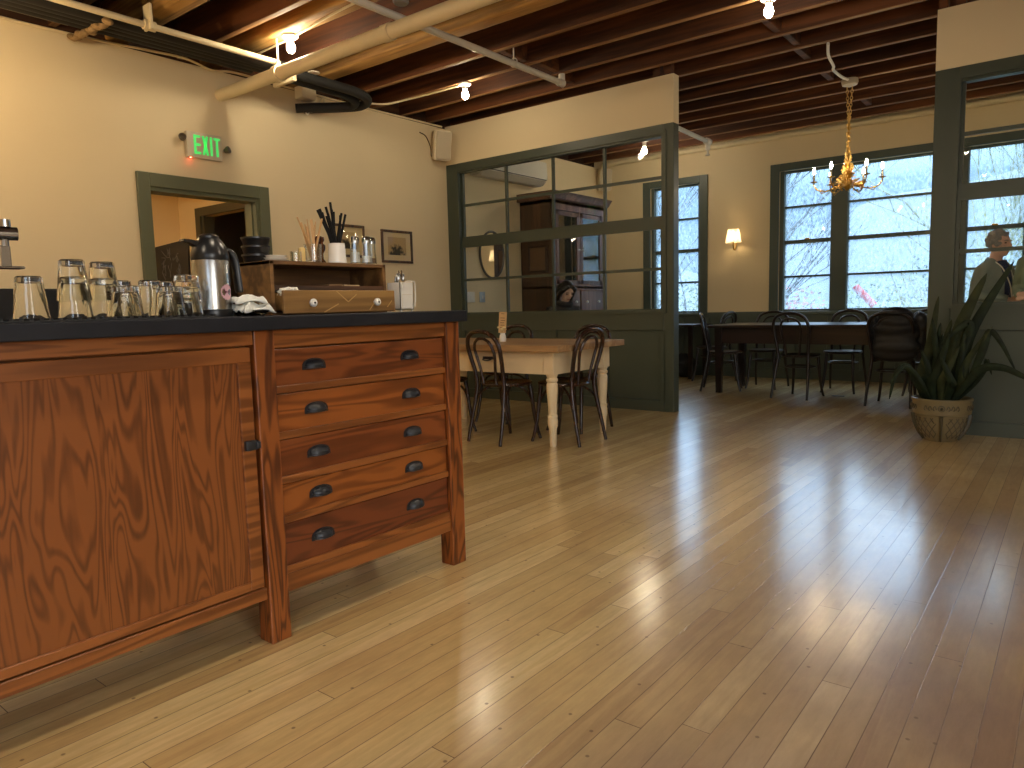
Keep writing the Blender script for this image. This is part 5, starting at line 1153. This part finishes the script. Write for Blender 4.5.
for s in range(4):
    a = fa+s*pi/2; m = MB(); P = lambda a_, r, z: (px_+r*cos(a_), py_+r*sin(a_), z)
    m.tube([P(a, potr(z)+0.001, z) for z in (0.014, 0.05, 0.09, 0.13, 0.17, 0.198)], [0.016, 0.018, 0.020, 0.022, 0.024, 0.024], 10, flat=0.5); m.build('rib', M_potd, pot)
    m = MB(); m.tube([(px_+0.192*cos(a+0.020*cos(b)/0.19), py_+0.192*sin(a+0.020*cos(b)/0.19), 0.255+0.020*sin(b)) for b in [i*pi/8 for i in range(16)]], 0.004, 6, closed=True); m.ball(P(a, 0.190, 0.255), (0.011, 0.011, 0.011), 10, 8)
    for sg in (-1, 1):
        for q in range(3):
            m.tube(smooth_path([P(a+sg*(0.16+0.16*q), 0.191, 0.245), P(a+sg*(0.22+0.16*q), 0.192, 0.272), P(a+sg*(0.28+0.16*q), 0.191, 0.250), P(a+sg*(0.23+0.16*q), 0.192, 0.238)], 4), 0.0035, 5)
    m.build('rosette_relief', M_potd, pot)
MB().lathe([(0, 0.272), (0.173, 0.272), (0.12, 0.283), (0, 0.288)], (px_, py_, 0), 24).build('soil', paint('dark_soil', srgb(48, 36, 26), 0.95, 0.3, 60), t)
def leafmat(name, c1, c2):
    m, tn, b = newmat(name); tc = N(tn, 'ShaderNodeTexCoord'); nz = N(tn, 'ShaderNodeTexNoise'); nz.inputs['Scale'].default_value = 14
    tn.links.new(tc.outputs['Object'], nz.inputs['Vector']); cr = N(tn, 'ShaderNodeValToRGB'); cr.color_ramp.elements[0].position = 0.35; cr.color_ramp.elements[0].color = c1; cr.color_ramp.elements[1].position = 0.7; cr.color_ramp.elements[1].color = c2
    tn.links.new(nz.outputs['Fac'], cr.inputs[0]); tn.links.new(cr.outputs[0], b.inputs['Base Color']); b.inputs['Roughness'].default_value = 0.6; b.inputs['Specular IOR Level'].default_value = 0.2; return m
M_leaf = leafmat('dark_leaf', srgb(18, 27, 17), srgb(36, 48, 29)); M_leafl = leafmat('dull_leaf', srgb(34, 42, 25), srgb(58, 64, 38))
rnd = random.Random(9)
def strap(m, pts, w, fold=0.25):
    P = smooth_path(pts, 6); n = len(P); vs = []
    for i, p in enumerate(P):
        u = i/(n-1); d = (P[min(i+1, n-1)]-P[max(i-1, 0)]).normalized(); out = Vector((-px_*0+rnd.uniform(-.02, .02), -1, 0.0))
        side = d.cross(out); side = side.normalized() if side.length > 1e-3 else Vector((1, 0, 0)); nr = side.cross(d).normalized()
        ww = w*1.25*min(1, 0.42+u*1.6)*(max(0, 1-u)**0.55 if u > 0.45 else 1)*(1.0 if u <= 0.45 else 1.38)
        ww = max(ww, 0.0012)
        vs.append((m.bm.verts.new(p-side*ww+nr*ww*fold), m.bm.verts.new(p), m.bm.verts.new(p+side*ww+nr*ww*fold)))
    for A, B in zip(vs, vs[1:]):
        m.bm.faces.new((A[0], A[1], B[1], B[0])); m.bm.faces.new((A[1], A[2], B[2], B[1]))
bl = [  # base dx,dy ; mid ; tip (world x,y,z), half width
    ((-0.09, 0.0), (-0.86, 6.03, 0.70), (-0.815, 6.02, 1.05), 0.030), ((-0.06, 0.02), (-0.83, 6.06, 0.62), (-0.80, 6.05, 0.86), 0.026), ((-0.02, -0.03), (-0.80, 5.98, 0.55), (-0.84, 5.95, 0.90), 0.028),
    ((0.02, 0.0), (-0.68, 6.00, 0.80), (-0.525, 5.97, 1.20), 0.046), ((0.04, 0.02), (-0.62, 6.02, 0.76), (-0.375, 6.0, 1.275), 0.040), ((0.0, 0.03), (-0.68, 6.05, 0.68), (-0.47, 6.03, 1.08), 0.034),
    ((0.06, -0.02), (-0.62, 5.97, 0.58), (-0.475, 5.93, 0.835), 0.024), ((0.05, 0.0), (-0.66, 5.98, 0.52), (-0.64, 5.96, 0.80), 0.028), ((-0.04, -0.04), (-0.79, 5.93, 0.52), (-0.72, 5.90, 0.80), 0.030),
    ((0.0, -0.05), (-0.74, 5.92, 0.50), (-0.66, 5.90, 0.70), 0.028), ((-0.07, -0.03), (-0.85, 5.97, 0.50), (-0.90, 5.95, 0.66), 0.026), ((0.03, -0.05), (-0.70, 5.90, 0.45), (-0.77, 5.88, 0.62), 0.028),
    ((-0.03, 0.05), (-0.78, 6.10, 0.68), (-0.74, 6.12, 0.88), 0.026), ((0.02, 0.05), (-0.72, 6.11, 0.60), (-0.68, 6.13, 0.90), 0.024), ((-0.05, 0.0), (-0.81, 6.02, 0.60), (-0.78, 6.0, 0.78), 0.028), ((0.01, 0.01), (-0.74, 6.02, 0.62), (-0.70, 6.0, 0.84), 0.030)]
m1, m2 = MB(), MB()
for i, ((dx, dy), mid, tip, w) in enumerate(bl):
    strap(m1 if i % 3 else m2, [(px_+dx, py_+dy, 0.275), (px_+dx*1.2+(mid[0]-px_)*0.35, py_+dy+(mid[1]-py_)*0.35, 0.42), mid, tip], w)
# arching and drooping leaves
strap(m1, [(px_-0.08, py_-0.04, 0.275), (-0.92, 5.93, 0.42), (-0.98, 5.90, 0.545), (-1.05, 5.89, 0.50), (-1.09, 5.88, 0.30)], 0.020)
strap(m1, [(px_-0.06, py_-0.05, 0.275), (-0.87, 5.90, 0.40), (-0.94, 5.86, 0.52), (-1.00, 5.84, 0.54), (-1.08, 5.83, 0.42)], 0.014)
strap(m1, [(px_+0.05, py_-0.04, 0.275), (-0.62, 5.95, 0.42), (-0.52, 5.92, 0.545), (-0.40, 5.90, 0.555), (-0.28, 5.88, 0.50), (-0.16, 5.86, 0.44)], 0.022)
strap(m1, [(px_+0.06, py_-0.02, 0.275), (-0.60, 5.97, 0.46), (-0.53, 5.95, 0.66), (-0.49, 5.94, 0.80), (-0.42, 5.93, 0.72), (-0.33, 5.92, 0.53)], 0.020)
strap(m1, [(px_+0.07, py_+0.0, 0.275), (-0.58, 6.0, 0.42), (-0.51, 5.98, 0.55), (-0.50, 5.97, 0.60), (-0.47, 5.96, 0.50)], 0.016)
strap(m1, [(px_+0.02, py_+0.02, 0.275), (-0.70, 6.0, 0.52), (-0.62, 5.98, 0.76), (-0.62, 5.97, 0.86), (-0.70, 5.96, 0.80), (-0.78, 5.95, 0.70)], 0.024)
m1.build('leaves', M_leaf, t, 60, solid=0.0025); m2.build('older_leaves', M_leafl, t, 60, solid=0.0025)

# ------------------------------------------------------------------ people
M_skin = paint('skin', srgb(224, 180, 158), 0.55, 0.04, 8); M_skin2 = paint('skin_light', srgb(226, 188, 166), 0.55, 0.04, 8)
def hand(m, wrist, d, nrm, side):
    """palm, four bent fingers and a thumb; d points to the fingertips, nrm out of the back of the hand"""
    d = Vector(d).normalized(); nrm = Vector(nrm); nrm = (nrm-d*nrm.dot(d)).normalized(); s = d.cross(nrm)*side; w = Vector(wrist)
    for k, off in enumerate((-0.027, -0.009, 0.009, 0.026)):
        m.tube([w, w+d*0.045+s*off*0.8, w+d*0.088+s*off], [0.017, 0.015, 0.012], 8)
        L = (0.062, 0.074, 0.070, 0.054)[k]; b = w+d*0.088+s*off
        m.tube([b, b+d*L*0.5-nrm*0.006, b+d*L*0.8-nrm*0.022, b+d*L*0.92-nrm*0.036], [0.0095, 0.009, 0.0085, 0.0075], 8)
    b = w+d*0.025-s*0.026
    m.tube([w+d*0.01-s*0.014, b, b+d*0.03-s*0.022-nrm*0.008, b+d*0.055-s*0.026-nrm*0.018], [0.015, 0.013, 0.011, 0.009], 8)
def head(m, c, pitch=0.0, s=1.0):
    """face looks along +y; returns a matrix for face details"""
    Mh = Matrix.Translation(Vector(c)) @ Matrix.Rotation(pitch, 4, 'X') @ Matrix.Scale(s, 4)
    h = MB(); h.ball((0, -0.012, 0.03), (0.074, 0.094, 0.092), 20, 14); h.ball((0, 0.022, -0.045), (0.054, 0.060, 0.066), 16, 12); h.ball((0, 0.055, -0.088), (0.022, 0.020, 0.018), 12, 8)
    h.tube([(0, 0.084, 0.022), (0, 0.100, -0.008), (0, 0.104, -0.022)], [0.009, 0.012, 0.014], 8); h.ball((0, 0.092, -0.026), (0.017, 0.013, 0.010), 10, 8)
    h.ball((0.034, 0.066, 0.030), (0.024, 0.018, 0.010), 10, 8); h.ball((-0.034, 0.066, 0.030), (0.024, 0.018, 0.010), 10, 8)
    h.ball((0.036, 0.056, -0.022), (0.022, 0.020, 0.020), 10, 8); h.ball((-0.036, 0.056, -0.022), (0.022, 0.020, 0.020), 10, 8)
    for sx in (-1, 1): h.ball((sx*0.078, -0.004, -0.004), (0.010, 0.020, 0.032), 10, 8)
    h.ball((0, 0.076, -0.052), (0.024, 0.012, 0.008), 10, 6); h.ball((0, 0.073, -0.063), (0.021, 0.012, 0.007), 10, 6)
    h.xf(Mh); me = bpy.data.meshes.new('tmp'); h.bm.to_mesh(me); m.bm.from_mesh(me); h.bm.free(); bpy.data.meshes.remove(me)
    return Mh
def face_parts(root, Mh, hairmat):
    for sx in (-1, 1):
        e = MB(); e.ball((sx*0.033, 0.074, 0.012), (0.013, 0.008, 0.006), 10, 8); e.xf(Mh); e.build('eye', paint('eye_dark', srgb(40, 30, 26), 0.2), root)
        e = MB(); e.tube([(sx*0.016, 0.086, 0.032), (sx*0.034, 0.084, 0.037), (sx*0.052, 0.074, 0.032)], 0.0035, 6); e.xf(Mh); e.build('eyebrow', hairmat, root)
    e = MB(); e.ball((0, 0.082, -0.057), (0.022, 0.008, 0.006), 10, 6); e.xf(Mh); e.build('mouth', paint('lips', srgb(168, 92, 84), 0.5), root)
def standing(name_label, loc, yaw, H, jacket, shirt, hairmat, curly, lanyard):
    root = thing('person', name_label, 'person', (0, 0, 0)); k = H/1.70
    m = MB()
    m.tube([(0, 0, 0.86*k), (0, 0, 0.98*k), (0, 0.01, 1.12*k), (0, 0.01, 1.28*k), (0, 0, 1.38*k), (0, -0.005, 1.42*k)], [0.11, 0.105, 0.098, 0.098, 0.068, 0.05], 18, flat=1.4)
    m.tube([(0, -0.01, 1.36*k), (0, 0.0, 1.45*k), (0, 0.015, 1.52*k)], [0.062, 0.055, 0.055], 14)
    Mh = head(m, (0, 0.035, 1.585*k))
    arms = {}
    for s in (-1, 1):
        sh, el, wr = Vector((s*0.175, -0.005, 1.335*k)), Vector((s*0.235, -0.03, 1.10*k)), Vector((s*0.075, 0.20, 1.045*k))
        arms[s] = (sh, el, wr)
        m.tube([(s*0.10, 0, 1.37*k), sh, sh.lerp(el, 0.5), el, el.lerp(wr, 0.5), wr], [0.055, 0.052, 0.045, 0.040, 0.035, 0.026], 12)
        hand(m, wr, (-s*0.8, 0.5, -0.12), (0.1, 0.85, 0.5), s)
        m.tube([(s*0.085, 0, 0.90*k), (s*0.095, 0.01, 0.70*k), (s*0.10, 0.01, 0.48*k), (s*0.10, -0.01, 0.30*k), (s*0.10, -0.02, 0.07)], [0.088, 0.076, 0.056, 0.052, 0.036], 14)
        m.tube([(s*0.10, -0.05, 0.04), (s*0.105, 0.05, 0.04), (s*0.11, 0.15, 0.028)], [0.036, 0.038, 0.028], 10)
    m.build('body', M_skin, root, remesh=0.0075)
    m = MB(); m.tube([(0, 0, 0.80*k), (0, 0, 0.92*k), (0, 0.01, 1.10*k), (0, 0.01, 1.26*k), (0, 0, 1.36*k), (0, -0.01, 1.405*k)], [0.138, 0.134, 0.128, 0.124, 0.095, 0.06], 22, flat=1.38)
    for s in (-1, 1):
        sh, el, wr = arms[s]
        m.tube([(s*0.03, -0.01, 1.425*k), (s*0.10, -0.005, 1.385*k), sh, sh.lerp(el, 0.5), el, el.lerp(wr, 0.5), wr.lerp(el, 0.06)], [0.045, 0.055, 0.066, 0.064, 0.058, 0.052, 0.044], 14)
    m.tube([(-0.07, -0.04, 1.42*k), (0, -0.075, 1.45*k), (0.07, -0.04, 1.42*k)], [0.024, 0.028, 0.024], 8)
    m.build('jacket', jacket, root, remesh=0.010)
    m = MB(); m.tube([(0, 0.075, 0.84*k), (0, 0.082, 1.0*k), (0, 0.085, 1.16*k), (0, 0.075, 1.30*k), (0, 0.040, 1.42*k)], [0.075, 0.074, 0.072, 0.068, 0.058], 16, flat=0.95); m.build('shirt', shirt, root)
    m = MB()
    for s in (-1, 1): m.tube([(s*0.085, 0, 0.90*k), (s*0.095, 0.01, 0.70*k), (s*0.10, 0.01, 0.48*k), (s*0.10, -0.01, 0.28*k), (s*0.10, -0.02, 0.055)], [0.108, 0.092, 0.076, 0.070, 0.062], 14)
    m.ball((0, 0, 0.90*k), (0.16, 0.115, 0.10), 16, 10); m.build('trousers', paint('dark_denim', srgb(44, 48, 60), 0.8, 0.1, 20), root, remesh=0.011)
    for s in (-1, 1):
        m = MB(); m.tube([(s*0.10, -0.075, 0.042), (s*0.105, 0.03, 0.046), (s*0.11, 0.13, 0.036), (s*0.112, 0.18, 0.030)], [0.040, 0.046, 0.042, 0.028], 12, flat=1.0); m.build('shoe', M_bplas, root)
    if lanyard:
        m = MB(); m.tube(smooth_path([(-0.055, 0.02, 1.43*k), (-0.05, 0.10, 1.36*k), (-0.03, 0.165, 1.20*k), (0.0, 0.172, 1.06*k), (0.03, 0.165, 1.20*k), (0.05, 0.10, 1.36*k), (0.055, 0.02, 1.43*k)], 5), 0.006, 6); m.build('lanyard', M_paper, root)
    m = MB(); r_ = random.Random(2)
    c = Vector((0, 0.035, 1.585*k))
    if curly:
        for q in range(130):
            a, e = r_.uniform(0, 2*pi), r_.uniform(-0.5, 1.5); p = Vector((0.080*cos(a)*cos(e), -0.020+0.092*sin(a)*cos(e), 0.035+0.098*sin(e)))
            if p.y > 0.045 and p.z < 0.085: continue
            m.ball(c+p, r_.uniform(0.014, 0.026), 8, 6)
    m.ball(c+Vector((0, -0.022, 0.045)), (0.080, 0.090, 0.088), 16, 10)
    m.build('hair', hairmat, root, remesh=0.007)
    face_parts(root, Mh, hairmat)
    root.location = loc; root.rotation_euler = (0, 0, yaw); return root
M_grey = paint('grey_hair', srgb(140, 138, 136), 0.8, 0.35, 60)
standing('person with curly grey hair in an open olive jacket and blue shirt beyond the glass', (-0.66, 8.25, 0), radians(-120), 1.625, paint('olive_jacket', srgb(136, 146, 136), 0.75, 0.15, 10), paint('navy_shirt', srgb(36, 48, 82), 0.8, 0.1, 10), M_grey, True, True)
standing('person in a pale green quilted jacket cut off at the right photo edge', (-0.27, 7.95, 0), radians(150), 1.70, paint('sage_jacket', srgb(128, 142, 122), 0.75, 0.12, 18, bump=0.3), paint('dark_shirt', srgb(50, 54, 58), 0.8), paint('brown_hair', srgb(70, 52, 40), 0.7, 0.2, 40), False, False)
# seated woman behind the partition
def seated(label, loc, yaw):
    root = thing('person', label, 'person', (0, 0, 0)); m = MB()
    m.tube([(0, -0.02, 0.50), (0, -0.02, 0.62), (0, 0.02, 0.78), (0, 0.07, 0.93), (0, 0.10, 1.02), (0, 0.11, 1.05)], [0.11, 0.105, 0.098, 0.105, 0.09, 0.055], 18, flat=1.4)
    m.tube([(0, 0.10, 1.02), (0, 0.135, 1.09), (0, 0.16, 1.15)], [0.055, 0.05, 0.05], 12)
    Mh = head(m, (0, 0.19, 1.215), radians(-32), 0.98)
    arms = {}
    for s in (-1, 1):
        sh, el, wr = Vector((s*0.165, 0.08, 1.0)), Vector((s*0.21, 0.12, 0.76)), Vector((s*0.10, 0.34, 0.80)); arms[s] = (sh, el, wr)
        m.tube([(s*0.09, 0.09, 1.0), sh, sh.lerp(el, 0.5), el, el.lerp(wr, 0.5), wr], [0.05, 0.046, 0.040, 0.036, 0.032, 0.024], 12); hand(m, wr, (-s*0.35, 0.9, 0.0), (0, 0.1, 1), s)
        m.tube([(s*0.09, 0.0, 0.54), (s*0.11, 0.22, 0.545), (s*0.12, 0.42, 0.52), (s*0.12, 0.44, 0.44), (s*0.12, 0.42, 0.25), (s*0.12, 0.40, 0.07)], [0.085, 0.075, 0.056, 0.054, 0.048, 0.034], 14); m.tube([(s*0.12, 0.36, 0.036), (s*0.12, 0.46, 0.036), (s*0.125, 0.56, 0.026)], [0.034, 0.036, 0.026], 10)
    m.build('body', M_skin2, root, remesh=0.0075)
    m = MB(); m.tube([(0, -0.03, 0.47), (0, -0.02, 0.62), (0, 0.02, 0.78), (0, 0.07, 0.93), (0, 0.095, 1.01), (0, 0.115, 1.06)], [0.13, 0.135, 0.125, 0.125, 0.11, 0.075], 20, flat=1.38)
    for s in (-1, 1):
        sh, el, wr = arms[s]; m.tube([(s*0.09, 0.09, 0.995), sh, sh.lerp(el, 0.5), el, el.lerp(wr, 0.5), wr.lerp(el, 0.08)], [0.07, 0.068, 0.06, 0.054, 0.048, 0.038], 14)
    m.tube([(0.075*cos(a), 0.115+0.07*sin(a), 1.075+0.012*cos(a*2)) for a in [q*pi/8 for q in range(16)]], 0.036, 10, closed=True)
    m.build('jacket', paint('charcoal_jacket', srgb(34, 34, 38), 0.8, 0.15, 16), root, remesh=0.010)
    m = MB()
    for s in (-1, 1): m.tube([(s*0.09, -0.02, 0.55), (s*0.11, 0.22, 0.55), (s*0.12, 0.43, 0.53), (s*0.12, 0.45, 0.44), (s*0.12, 0.43, 0.25), (s*0.12, 0.40, 0.06)], [0.098, 0.086, 0.068, 0.066, 0.060, 0.050], 14)
    m.build('trousers', paint('black_trousers', srgb(28, 28, 32), 0.8), root, remesh=0.011)
    for s in (-1, 1):
        m = MB(); m.tube([(s*0.12, 0.33, 0.042), (s*0.12, 0.45, 0.044), (s*0.125, 0.58, 0.030)], [0.040, 0.044, 0.030], 12); m.build('shoe', M_bplas, root)
    hm = paint('black_hair', srgb(22, 18, 17), 0.35, 0.3, 30); m = MB()
    h = MB(); h.ball((0, -0.026, 0.045), (0.084, 0.098, 0.090), 18, 12)
    for s in (-1, 1):
        h.tube(smooth_path([(s*0.020, 0.060, 0.108), (s*0.070, 0.045, 0.060), (s*0.086, 0.0, -0.02), (s*0.088, -0.03, -0.12), (s*0.092, -0.02, -0.22), (s*0.088, 0.01, -0.30)], 5), [0.022]*5+[0.032]*10+[0.036]*10+[0.02], 10)
        h.tube(smooth_path([(s*0.05, -0.05, 0.06), (s*0.065, -0.085, -0.05), (s*0.06, -0.09, -0.18), (s*0.055, -0.06, -0.29)], 5), [0.05]*5+[0.046]*5+[0.04]*5+[0.02], 10)
    h.xf(Mh); me = bpy.data.meshes.new('tmp'); h.bm.to_mesh(me); m.bm.from_mesh(me); h.bm.free(); bpy.data.meshes.remove(me)
    m.build('hair', hm, root, remesh=0.0075); face_parts(root, Mh, hm)
    root.location = loc; root.rotation_euler = (0, 0, yaw); return root
seated('dark-haired person in a charcoal jacket looking down, seated in front of the hutch', (-4.99, 7.30, 0), radians(-120))

# ------------------------------------------------------------------ outdoors beyond the north windows
GZ = -3.2
o = MB().box(-140, 140, 12, 260, GZ-0.5, GZ).build('ground_outside', paint('wet_lawn', srgb(100, 112, 98), 0.9, 0.15, 0.3), smooth=0); struct(o)
tt = bmesh.new(); bmesh.ops.create_grid(tt, x_segments=90, y_segments=20, size=1)
for v in tt.verts:
    x, y = v.co.x*240-60, 190+v.co.y*60; u = (v.co.y+1)/2
    hgt = (22+9*sin(x*0.021+1.0)+5*sin(x*0.05+2)+3*sin(x*0.11))*sin(pi*min(1, u*0.95+0.02))
    v.co = Vector((x, y, GZ+hgt))
m = MB(); m.add(tt); o = m.build('hills_outside', paint('haze_blue_hill', srgb(94, 108, 124), 1.0, 0.08, 0.02), smooth=60); struct(o)  # distance haze is put into the blue-grey base colour
def bush(x, y, r, h, label, mat, seed):
    r_ = random.Random(seed); m = MB()
    t = thing('shrub', label, 'shrub', (x, y, GZ), 'shrubs outside the north windows')
    for q in range(3400):
        a, e = r_.uniform(0, 2*pi), math.asin(r_.uniform(-0.2, 1)); rr = r*(r_.random()**0.35); p = Vector((x+rr*cos(a)*cos(e), y+rr*sin(a)*cos(e), GZ+h*0.25+h*0.75*(rr/r)*sin(e)*0.9+0.1))
        d = Vector((r_.uniform(-1, 1), r_.uniform(-1, 1), r_.uniform(-0.4, 1))).normalized(); sd = d.orthogonal().normalized()*0.034
        L = r_.uniform(0.06, 0.17)
        vs = [m.bm.verts.new(p-sd*0.4), m.bm.verts.new(p+d*L*0.5-sd), m.bm.verts.new(p+d*L), m.bm.verts.new(p+d*L*0.5+sd)]
        m.bm.faces.new(vs)
    m.build('foliage', mat, t, 0)
    m = MB()
    for q in range(7):
        a = q*0.9; m.tube([(x, y, GZ), (x+0.4*r*cos(a), y+0.4*r*sin(a), GZ+h*0.45), (x+0.75*r*cos(a), y+0.75*r*sin(a), GZ+h*0.8)], [0.05, 0.03, 0.012], 6)
    m.build('stems', M_twig, t)
M_twig = paint('pale_bark', srgb(96, 94, 80), 0.9, 0.15, 4)
gA = paint('pale_green_leaf', srgb(112, 126, 88), 0.8, 0.2, 2); gB = paint('rosy_leaf', srgb(140, 92, 92), 0.8, 0.2, 2); gC = paint('grey_green_leaf', srgb(98, 114, 98), 0.8, 0.2, 2)
for i, (x, y, r, h, mt, lb) in enumerate(((-8.2, 19, 2.0, 5.0, gA, 'pale green shrub beyond the narrow north window'), (-6.2, 20, 1.8, 5.0, gB, 'rosy shrub beyond the left pane of the triple window'), (-4.5, 21, 1.9, 5.0, gA, 'pale green shrub low beyond the triple window mullion'),
        (-2.4, 22, 2.4, 6.2, gC, 'tall grey-green shrub beyond the wide middle pane'), (-0.8, 20, 2.0, 5.4, gA, 'pale green shrub beyond the right partition glass'), (1.4, 21, 2.0, 5.2, gC, 'grey-green shrub furthest to the right outside'), (-10.6, 22, 2.2, 5.6, gC, 'grey-green shrub furthest to the left outside'))):
    bush(x, y, r, h, lb, mt, i+3)
def bare_tree(x, y, H, lean, label, seed, mat):
    r_ = random.Random(seed); t = thing('bare_tree', label, 'tree', (x, y, GZ), 'bare trees outside'); tr, tw = MB(), MB()
    def grow(m, p, d, L, r, lev):
        n = 4; pts = [p]; q = p.copy(); dd = d.copy()
        for i in range(n):
            dd = (dd+Vector((r_.uniform(-1, 1), r_.uniform(-1, 1), r_.uniform(-0.4, 0.7)))*0.16).normalized(); q = q+dd*L/n; pts.append(q.copy())
        m.tube(pts, [r*(1-0.5*i/n) for i in range(n+1)], 5 if lev else 8)
        if lev >= 4: return
        for i in range(4 if lev else 9):
            k = r_.randint(1, n); nd = (dd+Vector((r_.uniform(-1, 1), r_.uniform(-1, 1), r_.uniform(-0.1, 0.9)))*0.85).normalized()
            grow(tw if lev >= 0 else tr, pts[k].copy(), nd, L*r_.uniform(0.5, 0.72), r*0.48, lev+1)
    grow(tr, Vector((x, y, GZ)), Vector(lean).normalized(), H*0.6, 0.075, 0)
    tr.build('trunk', mat, t); tw.build('branches', mat, t)
dk = paint('dark_twig', srgb(52, 54, 52), 0.9, 0.1, 4); yl = paint('mossy_twig', srgb(124, 126, 80), 0.9, 0.15, 4)
bare_tree(-7.3, 16.5, 9.5, (0.25, 0, 1), 'bare dark-twigged tree beyond the left pane of the triple window', 5, dk)
bare_tree(-9.6, 18.0, 9.0, (-0.1, 0, 1), 'bare tree beyond the narrow north window', 8, dk)
bare_tree(-2.2, 17.5, 6.8, (0.3, 0, 1), 'bare mossy tree beyond the middle pane beside the partition post', 12, yl)
bare_tree(-0.2, 16.5, 8.0, (-0.1, 0, 1), 'bare mossy tree seen through the right partition glass', 15, yl)
t = thing('red_barrier', 'slanting red barrier pole outside the wide middle window pane', 'barrier', (-3.12, 15.0, GZ))
MB().tube([(-3.43, 15.0, 1.28), (-3.08, 15.0, 0.90)], 0.07, 12).build('boom', paint('red_paint', srgb(150, 22, 36), 0.5), t)
MB().tube([(-3.10, 15.0, GZ), (-3.10, 15.0, 0.92)], 0.04, 10).build('post', paint('grey_post', srgb(170, 180, 185), 0.5), t)
